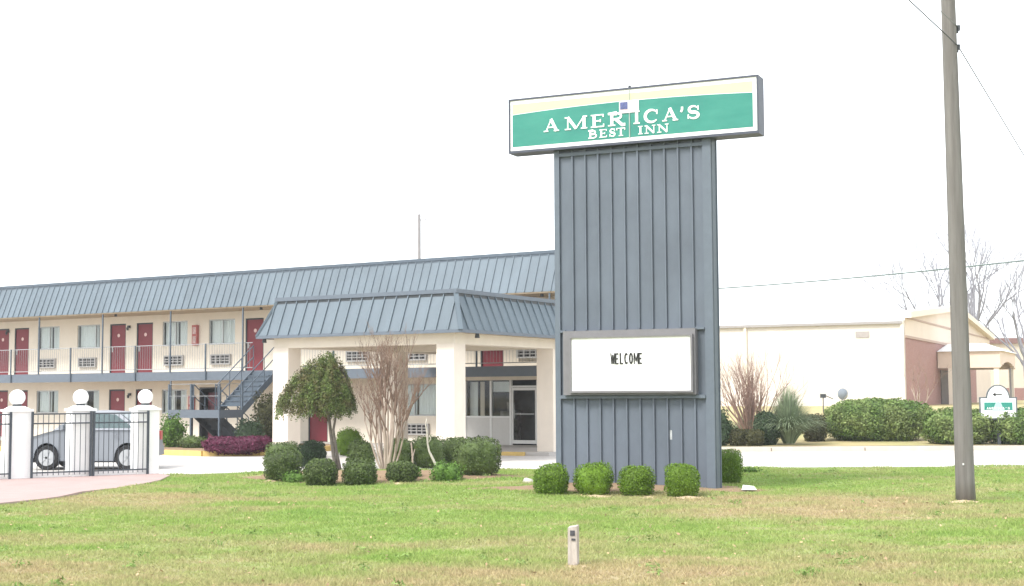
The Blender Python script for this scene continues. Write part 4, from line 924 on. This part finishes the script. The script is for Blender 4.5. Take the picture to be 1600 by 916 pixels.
rfm = mat('white_metal_roof', (.80, .81, .82), .5, .4, var=.02, scale=.4)
part('roof', MB().quad((-HL, -.1, EZ+.02), (-.1, -.1, EZ+.02), (-.1, WD/2, AZ), (-HL, WD/2, AZ)).quad((-HL, WD/2, AZ), (-.1, WD/2, AZ), (-.1, WD+.1, EZ+.02), (-HL, WD+.1, EZ+.02)), rfm, hall)
part('gutter', MB().box(-HL, -.12, -.22, -.05, EZ-.16, EZ-.0), mat('grey_gutter', (.30, .28, .275), .6, .3, var=.04), hall)
dsx = B.on(1165, 520)[0]; part('downpipe', MB().box(dsx-.09, dsx+.09, -.16, -.02, BZ, EZ-.16), mat('pale_trim', (.74, .66, .56)), hall)
part('downpipe', MB().box(-.25, -.05, -.16, -.02, BZ, EZ+.55), HCREAM, hall)
vx = B.on(1337, 522)[0]; vx2 = B.on(1358, 522)[0]; vz = B.on(1345, 523, 0)[1]
q = MB(); q.box(vx, vx2, -.05, -.003, vz-.20, vz+.20)
part('wall_vent', q, mat('vent_grey', (.34, .31, .30), .6, .3, var=.08, scale=4), hall)
# porch: projects from the brick front wall
y1, z_t = B.onx(1463, 548, 0); y2 = y1+9.6; PX = 4.4; pz0, pz1 = 3.42, 4.62
por = link('porch', None, hall, (0, 0, 0))
q = MB(); q.box(.08, PX, y1, y1+.25, pz0, pz1).box(PX-.25, PX, y1+.252, y2-.252, pz0+.5, pz1).box(.08, PX, y2-.25, y2, pz0, pz1)
N2 = 10
for k in range(N2):     # arched underside of the porch front
    ya = y1+.25+(y2-y1-.5)*k/N2; yb = y1+.25+(y2-y1-.5)*(k+1)/N2; tm_ = (k+.5)/N2*2-1; q.box(PX-.25, PX, ya, yb, pz0+.48*(1-tm_*tm_), pz0+.498)
part('fascia', q, mat('porch_cream', (.66, .54, .45), .8, .25, var=.03), por)
q = MB(); q.poly([(.05, y1-.2, pz1), (PX+.2, y1-.2, pz1), (PX-1.6, (y1+y2)/2, pz1+.7), (.05, (y1+y2)/2, pz1+.7)]); q.poly([(PX+.2, y1-.2, pz1), (PX+.2, y2+.2, pz1), (PX-1.6, (y1+y2)/2, pz1+.7)]); q.poly([(.05, y2+.2, pz1), (PX+.2, y2+.2, pz1), (PX-1.6, (y1+y2)/2, pz1+.7), (.05, (y1+y2)/2, pz1+.7)]); q.quad((.05, y1-.2, pz1-.01), (PX+.2, y1-.2, pz1-.01), (PX+.2, y2+.2, pz1-.01), (.05, y2+.2, pz1-.01))
part('porch_roof', q, rfm, por)
colm = MB().box(-.17, .17, -.17, .17, BZ, pz0+.05).mesh('column', mat('pale_trim', (.74, .66, .56)))
for x, y in ((.95, y1+.2), (1.75, y1+.2), (PX-.3, y1+.25), (PX-.3, y2-.3)): link('column', colm, por, (x, y, 0))
link('column', MB().box(-.06, .06, -.06, .06, BZ, pz0+.05).mesh('column', mat('grey_gutter', (.45, .42, .41))), por, (PX-.1, y1+6.9, 0))
part('doorway', MB().box(.01, .06, y1+1.5, y1+5.5, BZ, 3.3), mat('dark_doorway', (.10, .07, .06), .6, .3, var=.3), hall)
# low building at the right edge
LB = AY(1561, 640, 150); LBF = Frame(LB, math.radians(-6))
lb_ = thing('low_building', 'low flat-roofed cream building with brown roof edge at the right edge of the picture', 'building', (LB.x, 150, 0), LBF.ang)
part('wall', MB().box(-2, 40, 0, 20, .6, 6.9), mat('cream_block_wall', (.66, .58, .48), .85, .2, var=.04, scale=.5), lb_)
part('roof_edge', MB().box(-2.3, 40.3, -.3, 20.3, 6.9, 7.5), mat('brown_roof_edge', (.22, .12, .11), .7, .3, var=.08), lb_)
part('brick_base', MB().box(-2.05, 40.05, -.1, -.003, .6, 2.1), BRICK, lb_)

# satellite dish and ground unit by the hall
p = AY(1318, 640, 62); ds = thing('satellite_dish', 'round grey satellite dish standing behind the largest hedge', 'satellite dish', (p.x, 62, .86), math.radians(15))
q = MB(); nr, na = 7, 24; R_ = .26
for i in range(nr+1):
    for j in range(na): t = 2*math.pi*j/na; rr2 = R_*i/nr; q.v.append((rr2*math.cos(t), .35*rr2*rr2/R_-.05, .75+rr2*math.sin(t)))
for i in range(nr):
    for j in range(na): a0 = i*na+j; a1 = i*na+(j+1) % na; q.f.append((a0, a1, a1+na, a0+na))
part('dish', q, mat('dish_grey', (.20, .23, .27), .5, .4, var=.1), ds, smooth=True)
part('mast', MB().tube([(0, .1, -.1), (0, .1, .72)], .03, 8).bar((0, -.05, .5), (0, -.42, .72), .025), ALU, ds)
p = AY(1290, 640, 62); q = MB().tube([(0, 0, -.1), (0, 0, .75)], .025, 8).box(-.12, .12, -.08, .08, .6, .78).tube([(.12, 0, .7), (.45, 0, .55)], .02, 6)
tag(part('utility_pedestal', q, DARK_STEEL, None, (p.x-.1, 62, .84)), 'small dark meter post left of the satellite dish', 'meter post')

# ================================================================== DIRECTIONAL SIGN
p = G(1560, 693, .05); SF = Frame((p.x, p.y), math.radians(-12)); s_ = F/p.y
dsn = thing('directional_sign', 'small white arched directional sign with teal panel and left arrow on a dark post', 'sign', (p.x, p.y, 0), SF.ang)
def D(u, v): x, z = SF.on(u, v, 0); return x, z
xa, za = D(1533, 653.5); xb, zb_ = D(1587, 622.5); xc = (xa+xb)/2; sh = (xb-xa)*.305; topc = D(1560, 603)[1]
def outline(g):
    pts = [(xa-g, za-g), (xb+g, za-g), (xb+g, zb_+g), (xc+sh+g, zb_+g)]
    cyc = zb_+g*.3; ry = topc-cyc+g
    pts += [(xc+(sh+g)*math.cos(math.radians(t)), cyc+ry*math.sin(math.radians(t))) for t in range(10, 171, 10)]
    pts += [(xc-sh-g, zb_+g), (xa-g, zb_+g)]; return pts
part('board', MB().prism([(x, 0, z) for x, z in outline(.04)], (0, .08, 0)), mat('dark_sign_edge', (.10, .115, .12), .5, .4, var=.05), dsn)
part('face', MB().prism([(x, -.008, z) for x, z in outline(-.005)], (0, .006, 0)), mat('sign_white_face', (.86, .87, .86)), dsn)
zt1 = za+(zb_-za)*.80; zt0 = za+(zb_-za)*.40
part('teal_band', MB().box(xa+.10, xb-.10, -.014, -.0085, zt0, zt1), GREEN, dsn)
q = MB(); q.prism([(xc-.19, -.019, zt0-.015), (xc+.19, -.019, zt0-.015), (xc+.12, -.019, zt0+.12), (xc+.08, -.019, zt1-.02), (xc, -.019, zt1+.03), (xc-.08, -.019, zt1-.02), (xc-.12, -.019, zt0+.12)], (0, .004, 0))
part('emblem', q, mat('pale_teal_emblem', (.34, .50, .46), .5, .3, var=.1, scale=15), dsn)
q = MB(); adv = (xb-xa-.34)/9
for i, ch in enumerate("AMERICA'S"): glyph(q, SER[ch], xa+.17+adv*i, xa+.17+adv*(i+.82), zt0+.025, zt0+.095, -.026, .013, .007, .006)
part('lettering', q, WL, dsn)
q = MB(); adv = (xb-xa-.46)/8
for i, ch in enumerate("BEST INN"):
    if ch != ' ': glyph(q, SER[ch], xa+.23+adv*i, xa+.23+adv*(i+.8), zt0-.13, zt0-.05, -.016, .014, .007, .006)
part('lettering', q, mat('grey_lettering', (.40, .44, .45), .5, .3), dsn)
az = zb_+.12; q = MB(); q.prism([(xc-.17, -.013, az), (xc-.07, -.013, az+.07), (xc-.07, -.013, az-.07)], (0, .004, 0)); q.box(xc-.08, xc+.12, -.0135, -.009, az-.018, az+.018)
part('arrow', q, mat('black_letters', (.02, .02, .018)), dsn)
part('post', MB().box(xc-.05, xc+.05, .01, .09, -.1, za-.03), DARK_STEEL, dsn)

# ================================================================== FENCE LEFT
A0 = G(28, 750.5, 0); C0 = G(230, 743, 0); fa = math.atan2(C0.y-A0.y, C0.x-A0.x); FN = Frame(A0, fa); fl_ = (C0-A0).length
print('fence len', fl_, math.degrees(fa))
PIERW = .46
xB = FN.on(129, 700)[0]
pier_x = [0, xB, fl_]; names = ['left', 'mid', 'right']
plab = ['white masonry fence pier with a globe lamp, the leftmost in view', 'white masonry fence pier between the two panels before the silver car', 'white masonry fence pier at the right end of the fence beside the lawn']
glab = ['white glass globe lamp on the leftmost fence pier', 'white glass globe lamp on the fence pier before the silver car', 'white glass globe lamp on the fence pier nearest the lawn']
pr = MB().box(-PIERW/2, PIERW/2, -.05, PIERW-.05, -.2, 1.36).mesh('shaft', WHITE)
pc = MB().box(-PIERW/2-.03, PIERW/2+.03, -.08, PIERW-.02, 1.362, 1.41).hexa([(-PIERW/2+.02, -.03, 1.412), (PIERW/2-.02, -.03, 1.412), (PIERW/2-.02, PIERW-.07, 1.412), (-PIERW/2+.02, PIERW-.07, 1.412)], [(-.12, .06, 1.47), (.12, .06, 1.47), (.12, .30, 1.47), (-.12, .30, 1.47)]).mesh('cap', WHITE)
gb = MB().sphere((0, 0, .175), .158).mesh('globe', mat('white_globe', (.86, .86, .86), .25, .5, var=.01)); gbs = MB().tube([(0, 0, 0), (0, 0, .03), (0, 0, .05)], [.09, .09, .06], 16).mesh('lamp_base', DARK_STEEL)
gb.polygons.foreach_set('use_smooth', [True]*len(gb.polygons))
for i, x in enumerate(pier_x+[-1.5, -3.0]):
    w = FN.w(x, 0); t_ = thing('fence_pier', (plab+['white fence pier beyond the left edge of the picture']*2)[i], 'pier', (w.x, w.y, 0), fa, 'white fence piers'); link('shaft', pr, t_); link('cap', pc, t_)
    w2 = FN.w(x, .18); g_ = thing('globe_lamp', (glab+['globe lamp on a fence pier beyond the left edge of the picture']*2)[i], 'lamp', (w2.x, w2.y, 1.47), fa, 'globe lamps on fence piers'); link('lamp_base', gbs, g_); link('globe', gb, g_)
FBLK = mat('dark_fence_metal', (.05, .06, .075), .5, .4, var=.1); FLT = mat('pale_fence_metal', (.30, .32, .35), .5, .4, var=.1)
def panel(x0, x1, label):
    o = FN.w(x0, -.14); t_ = thing('picket_fence', label, 'fence', (o.x, o.y, 0), fa, 'metal picket fence panels'); L_ = x1-x0
    q = MB()
    for z in (1.31, 1.12, .14): part('rail', MB().bar((0, 0, z), (L_, 0, z), .022, .028), FBLK, t_)
    q = MB(); n_ = int(L_/.098)
    for k in range(1, n_): x = L_*k/n_; q.box(x-.006, x+.006, -.006, .006, .08, 1.31)
    part('pickets', q, FBLK, t_)
    for x in (0, L_): part('post', MB().box(x-.022, x+.022, -.022, .022, -.1, 1.36), FBLK, t_)
xa_, xm_, xe_ = FN.on(50, 700, -.14)[0], FN.on(144, 700, -.14)[0], FN.on(231, 700, -.14)[0]
panel(xa_, xm_-.03, 'dark metal picket fence panel left of its middle post, before the car front')
panel(xm_+.03, xe_, 'dark metal picket fence panel ending at the right fence pier')
panel(-1.9, FN.on(16, 700, -.14)[0], 'dark metal picket fence panel cut off by the left edge of the picture')
o = FN.w(-3.4, 0); wl = tag(part('low_wall', MB().box(0, 3.4-PIERW/2-.003, .02, .20, -.2, .13), WHITE, None, (o.x, o.y, 0), fa), 'low white wall left of the leftmost fence pier', 'wall', 'low white walls between fence piers')
for xa1, xb1, lab in ((PIERW/2+.003, xB-PIERW/2-.003, 'low white wall below the left picket panel, left of the middle pier'), (xB+PIERW/2+.003, fl_-PIERW/2-.003, 'low white wall between the middle and right fence piers')):
    tag(part('low_wall', MB().box(xa1, xb1, .02, .20, -.2, .13), WHITE, None, (A0.x, A0.y, 0), fa), lab, 'wall', 'low white walls between fence piers')

# ================================================================== CAR
LW = AY(72, 720, 34.4); car = thing('parked_car', 'silver hatchback parked behind the picket fence', 'car', (LW.x, 34.4, LOT), math.radians(-3))
car.scale = (.86, 1, 1)
# local: x along the car (front wheel at 0, rear wheel at WB), near side at y=0, far side y=1.68
WB = 2.35; CWD = 1.58
prof = [(-.66, .30), (-.72, .52), (-.64, .70), (-.40, .83), (.0, .93), (.30, .99), (2.72, .98), (2.80, .80), (2.84, .55), (2.80, .30)]
def arch(cx): return [(cx+.37*math.cos(math.radians(t)), .30+.37*math.sin(math.radians(t))) for t in range(0, 181, 15)]
bot = arch(WB)+[(WB-.40, .22), (.40, .22)]+arch(0)
pol = prof+bot       # closed outline going clockwise over the top and back beneath with wheel arches
import bmesh
def body_mesh():
    bm = bmesh.new(); secs = []
    for y, ins in ((0.04, .05), (0.0, .0), (CWD/2, 0), (CWD, 0), (CWD-.04, .05)):
        secs.append([bm.verts.new((x*(1-ins*.02), y+(.03 if False else 0), z+(ins*.0))) for x, z in pol])
    for a, b2 in zip(secs, secs[1:]):
        for j in range(len(pol)): k = (j+1) % len(pol); bm.faces.new((a[j], a[k], b2[k], b2[j]))
    bm.faces.new(secs[0][::-1]); bm.faces.new(secs[-1])
    bmesh.ops.recalc_face_normals(bm, faces=bm.faces); me = bpy.data.meshes.new('body'); bm.to_mesh(me); bm.free(); me.materials.append(mat('silver_car_paint', (.22, .235, .265), .4, .5, metal=.3, var=.02)); return me
link('body', body_mesh(), car)
gh = [(.16, .97), (.85, 1.40), (1.3, 1.46), (2.0, 1.42), (2.72, .97)]; ins_t = .16
q = MB(); B4 = lambda x, z, y: (x, y, z)
lo_i = .03
def gp(x, z, side):      # greenhouse leans inwards as it rises
    t = (z-.98)/.49; y = lo_i+ins_t*t; return (x, y if side == 0 else CWD-y, z)
near = [gp(x, z, 0) for x, z in gh]; farp = [gp(x, z, 1) for x, z in gh]
q.poly(near); q.poly(farp[::-1])
for j in range(len(gh)-1): q.quad(near[j], near[j+1], farp[j+1], farp[j])
part('cabin', q, MATS['silver_car_paint'], car)
CG = mat('car_glass', (.05, .085, .09), .06, .8, var=.1)
def off(pnt, dy): return (pnt[0], pnt[1]-dy, pnt[2])
for nm_, pts in (('side_window', [(.34, 1.03), (.88, 1.36), (1.22, 1.40), (1.22, 1.03)]), ('side_window', [(1.30, 1.03), (1.30, 1.40), (1.95, 1.36), (2.48, 1.05), (2.48, 1.03)])):
    part(nm_, MB().poly([off(gp(x, z, 0), .006) for x, z in pts]), CG, car)
part('windscreen', MB().quad(*[(x, y, z+.008) for x, y, z in ((.22, .14, 1.005), (.22, CWD-.14, 1.005), (.80, CWD-.24, 1.365), (.80, .24, 1.365))]), CG, car)
part('rear_window', MB().quad(*[(x+.008, y, z+.004) for x, y, z in ((2.66, .14, 1.01), (2.66, CWD-.14, 1.01), (2.06, CWD-.24, 1.385), (2.06, .24, 1.385))]), CG, car)
part('tail_light', MB().box(2.74, 2.83, .03, .22, .70, .93), mat('tail_red', (.35, .03, .03), .3, .5), car)
part('tail_light', MB().box(2.74, 2.83, CWD-.22, CWD-.03, .70, .93), MATS['tail_red'], car)
part('headlight', MB().box(-.67, -.50, .02, .30, .60, .74), mat('lamp_lens', (.7, .72, .75), .15, .6), car)
part('headlight', MB().box(-.67, -.50, CWD-.30, CWD-.02, .60, .74), MATS['lamp_lens'], car)
part('bumper', MB().box(2.80, 2.89, .06, CWD-.06, .32, .56), MATS['silver_car_paint'], car)
part('door_seam', MB().box(.40, .412, -.004, .0, .30, .97).box(1.25, 1.262, -.004, 0, .28, .97).box(2.10, 2.112, -.004, 0, .7, .97), DARK_STEEL, car)
part('door_handle', MB().box(1.02, 1.18, -.03, -.004, .86, .89).box(1.88, 2.04, -.03, -.004, .86, .89), MATS['silver_car_paint'], car)
part('mirror', MB().box(.42, .54, -.16, .02, 1.0, 1.12), MATS['silver_car_paint'], car)
part('underbody', MB().box(-.5, 2.6, .22, CWD-.22, .18, .60), LOUVER_DARK, car)
TYRE = mat('tyre_rubber', (.025, .025, .027), .85, .2, var=.1); RIM = mat('alloy_rim', (.42, .43, .45), .35, .5, metal=.5, var=.05)
ty_ = MB(); ty_.tube([(0, 0, 0), (0, .02, 0), (0, .16, 0), (0, .19, 0)], [.27, .305, .305, .27], 28); tym = ty_.mesh('tyre', TYRE)
rm_ = MB(); rm_.tube([(0, -.006, 0), (0, .01, 0)], [.20, .20], 24); 
for k in range(5):
    t = 2*math.pi*k/5; rm_.bar((0, -.012, 0), (.19*math.cos(t), -.012, .19*math.sin(t)), .05, .02, up=(0, 1, 0))
rmm = rm_.mesh('rim', RIM)
for x, y in ((0, .02), (WB, .02), (0, CWD-.21), (WB, CWD-.21)):
    w = link('wheel', tym, car, (x, y, .305)); w.scale = (1/.86, 1, 1); link('rim', rmm, w, (0, 0 if y < 1 else .19, 0))

# ================================================================== SMALL THINGS ON THE LAWN
# wooden marker post
p = G(896, 886); tg = thing('marker_post', 'short weathered white wooden marker post in the foreground lawn', 'post', (p.x, p.y, 0), math.radians(-18))
q = MB(); q.hexa([(-.045, -.04, -.05), (.045, -.04, -.05), (.045, .05, -.05), (-.045, .05, -.05)], [(-.043, -.04, .375), (.047, -.04, .39), (.045, .05, .40), (-.045, .05, .385)])
part('shaft', q, mat('weathered_white_wood', (.52, .47, .42), .9, .1, col2=(.30, .26, .24), scale=9, stretch=(3, 3, .5), bump=.4), tg)
q = MB(); q.box(-.018, .028, -.047, -.041, .30, .35).box(-.005, .032, -.048, -.0415, .255, .275); part('worn_plate', q, mat('dark_worn_plate', (.07, .07, .08), .6, .3, var=.3, scale=20), tg)
q = MB().sphere((0, 0, 0), .14, 16, 6, .16); tag(part('sand_heap', q, mat('pale_sand', (.46, .36, .24), .95, .1, var=.12, scale=20, bump=.5), None, (p.x+.03, p.y-.02, .0), 0, smooth=True), 'small heap of pale sand at the foot of the marker post', 'sand')
# rocks / slab / sand patches
def rock(name, u, v, sx, sy, sz, m, label, seed=1, cat='rock', z=0):
    p = G(u, v, z); r = random.Random(seed); q = MB().sphere((0, 0, 0), 1, 16, 10); ph = [r.uniform(0, 6) for _ in range(6)]
    q.v = [(x*sx*(1+.15*math.sin(3*y+ph[0])+.1*math.sin(5*z_+ph[1])), y*sy*(1+.13*math.sin(3*x+ph[2])), z_*sz*(1+.15*math.sin(4*x+ph[3]))) for x, y, z_ in q.v]
    tag(part(name, q, m, None, (p.x, p.y, z+sz*.3+lawn_h(p.x, p.y)+mound(p.x, p.y)), r.uniform(-.5, .5), smooth=True), label, cat)
STONE = mat('pale_limestone', (.50, .46, .42), .9, .2, var=.2, scale=8, bump=.5)
rock('rock', 825, 757, .10, .08, .07, STONE, 'small pale rock left of the clipped boxwoods of the tower', 3)
p = G(1169, 769); q = MB().hexa([(-.13, -.10, 0), (.12, -.15, 0), (.15, .04, 0), (-.05, .12, 0)], [(-.11, -.08, .03), (.10, -.12, .02), (.13, .03, .05), (-.04, .10, .07)])
tag(part('concrete_slab', q, mat('white_concrete_chunk', (.74, .74, .72), .8, .2, var=.08, scale=10), None, (p.x, p.y+.1, mound(p.x, p.y)+.02), .15), 'broken white slab lying on the mulch right of the sign tower', 'slab')
SAND = mat('bare_sandy_soil', (.47, .36, .24), .95, .1, var=.1, scale=14, bump=.4)
for i, (u, v, w, lab) in enumerate(((930, 777, .30, ''), (1075, 779, .24, ''), (1014, 778, .14, ''), (1505, 785, .26, ''), (420, 754, .16, ''), (622, 757, .12, ''))):
    p = G(u, v); mbp = MB(); rr3 = random.Random(i); n_ = 18; ph = rr3.uniform(0, 6)
    mbp.v = [(0, 0, .022)]+[(w*(1+.2*math.sin(3*t+ph)+.1*math.sin(7*t))*math.cos(t), w*.75*(1+.2*math.sin(2*t+ph))*math.sin(t), -.012) for t in [2*math.pi*k/n_ for k in range(n_)]]
    mbp.f = [(0, 1+k, 1+(k+1) % n_) for k in range(n_)]
    struct('bare_soil', mbp, SAND, (p.x, p.y, lawn_h(p.x, p.y)+mound(p.x, p.y)+.015), smooth=True)

# ================================================================== GRASS BLADES (uncountable)
NB = 560000
y = 11.3+(31.3-11.3)*RNG.uniform(0, 1, NB)**1.35; x = RNG.uniform(-1, 1, NB)*(y*.40+4.2)
keep = np.ones(NB, bool); fy = np.interp(x, [a for a, _ in far_pts], [b for _, b in far_pts]); keep &= y < fy-.05
for cx, cy, rx, ry in ((-2.7, 27.95, 2.75, 1.48), (1.9, 24.2, 2.3, 1.02)): keep &= (((x-cx)/rx)**2+((y-cy)/ry)**2 > 1) | (RNG.uniform(0, 1, NB) < .16)
# paving polygon
ppx = np.array([[q.x, q.y] for q in ring])
def inside(px, py, poly):
    ins = np.zeros(len(px), bool); j = len(poly)-1
    for i in range(len(poly)):
        xi, yi = poly[i]; xj, yj = poly[j]
        c = ((yi > py) != (yj > py)) & (px < (xj-xi)*(py-yi)/(yj-yi+1e-12)+xi); ins ^= c; j = i
    return ins
keep &= ~inside(x, y, ppx); x = x[keep]; y = y[keep]; n_ = len(x)
hh = .018*np.sin(x*.9+1)*np.sin(y*.55)+.012*np.sin(x*2.3+y*1.7)
md = np.exp(-((np.abs((x+2.95)/2.6)**2+np.abs((y-28.2)/1.5)**2))**1.5)*.10+np.exp(-((np.abs((x-1.7)/2.5)**2+np.abs((y-24.1)/1.4)**2))**1.5)*.05
zb = hh+md-.004
clump = .5+.5*np.sin(x*3.1+np.sin(y*2.3)*2)*np.sin(y*2.7+np.sin(x*1.9)*2)
h = (.018+.03*RNG.uniform(0, 1, n_))*(.65+.7*clump); a = RNG.uniform(0, 2*np.pi, n_); wd_ = .0045+.0035*RNG.uniform(0, 1, n_)+.00012*y**1.2
lx, ly = RNG.normal(0, .6, n_)*h, RNG.normal(0, .6, n_)*h
V = np.empty((n_, 3, 3)); V[:, 0] = np.stack([x-np.cos(a)*wd_, y-np.sin(a)*wd_, zb], 1); V[:, 1] = np.stack([x+np.cos(a)*wd_, y+np.sin(a)*wd_, zb], 1); V[:, 2] = np.stack([x+lx, y+ly, zb+h], 1)
o = link('grass', raw_mesh('grass', V.reshape(-1, 3), np.arange(n_*3).reshape(-1, 3), BLADE)); o['kind'] = 'stuff'; tag(o, 'short patchy green and straw coloured lawn grass', 'grass')


# dead leaves scattered over the turf (uncountable litter)
NL = 1300
y = 11.5+17*RNG.uniform(0, 1, NL)**1.1; x = RNG.uniform(-1, 1, NL)*(y*.4+4)
k_in = ~inside(x, y, ppx); x = x[k_in]; y = y[k_in]
z = .018*np.sin(x*.9+1)*np.sin(y*.55)+.012*np.sin(x*2.3+y*1.7)+.028+RNG.uniform(0, .02, len(x))
z += np.exp(-((np.abs((x+2.95)/2.6)**2+np.abs((y-28.2)/1.5)**2))**1.5)*.10
V, Fc = leaves(np.stack([x, y, z], 1), np.tile([0., 0., 1.], (len(x), 1)), .045, .6, .35)
o = link('fallen_leaves', raw_mesh('fallen_leaves', V, Fc, mat('dead_leaf_brown', (.36, .25, .15), .8, .2, island=.4))); o['kind'] = 'stuff'; tag(o, 'dead brown leaves scattered over the lawn', 'leaves')
# coarse weed tufts in the turf
PS, NS = [], []; r = np.random.default_rng(77)
for k in range(170):
    cy = 12+18*r.uniform(0, 1)**1.1; cx = r.uniform(-1, 1)*(cy*.4+4)
    if inside(np.array([cx]), np.array([cy]), ppx)[0] or cy > np.interp(cx, [a for a, _ in far_pts], [b for _, b in far_pts])-.3: continue
    for j in range(26):
        a = r.uniform(0, 6.28); q = r.uniform(0, .13); PS.append((cx+q*math.cos(a), cy+q*math.sin(a), lawn_h(cx, cy)+mound(cx, cy)+.02+r.uniform(0, .05))); NS.append((math.cos(a), math.sin(a), .9))
V, Fc = leaves(np.array(PS), np.array(NS), .05, .3, .5)
o = link('lawn_weeds', raw_mesh('lawn_weeds', V, Fc, mat('weed_leaves', (.17, .27, .07), .7, .2, col2=(.21, .28, .09), scale=1, island=.3, trans=.2))); o['kind'] = 'stuff'; tag(o, 'coarse green weeds growing through the lawn', 'weeds')

# ================================================================== AIR
hz = bpy.data.materials.new('pale_haze'); hz.use_nodes = True; n = hz.node_tree; n.nodes.remove(n.nodes['Principled BSDF'])
pv = n.nodes.new('ShaderNodeVolumePrincipled'); pv.inputs['Density'].default_value = HAZE; pv.inputs['Color'].default_value = (.95, .97, 1, 1)
n.links.new(pv.outputs[0], n.nodes['Material Output'].inputs['Volume'])
ho = link('haze', MB().box(-905, 905, -905, 1805, -1.24, 19).mesh('haze', hz)); ho['kind'] = 'stuff'
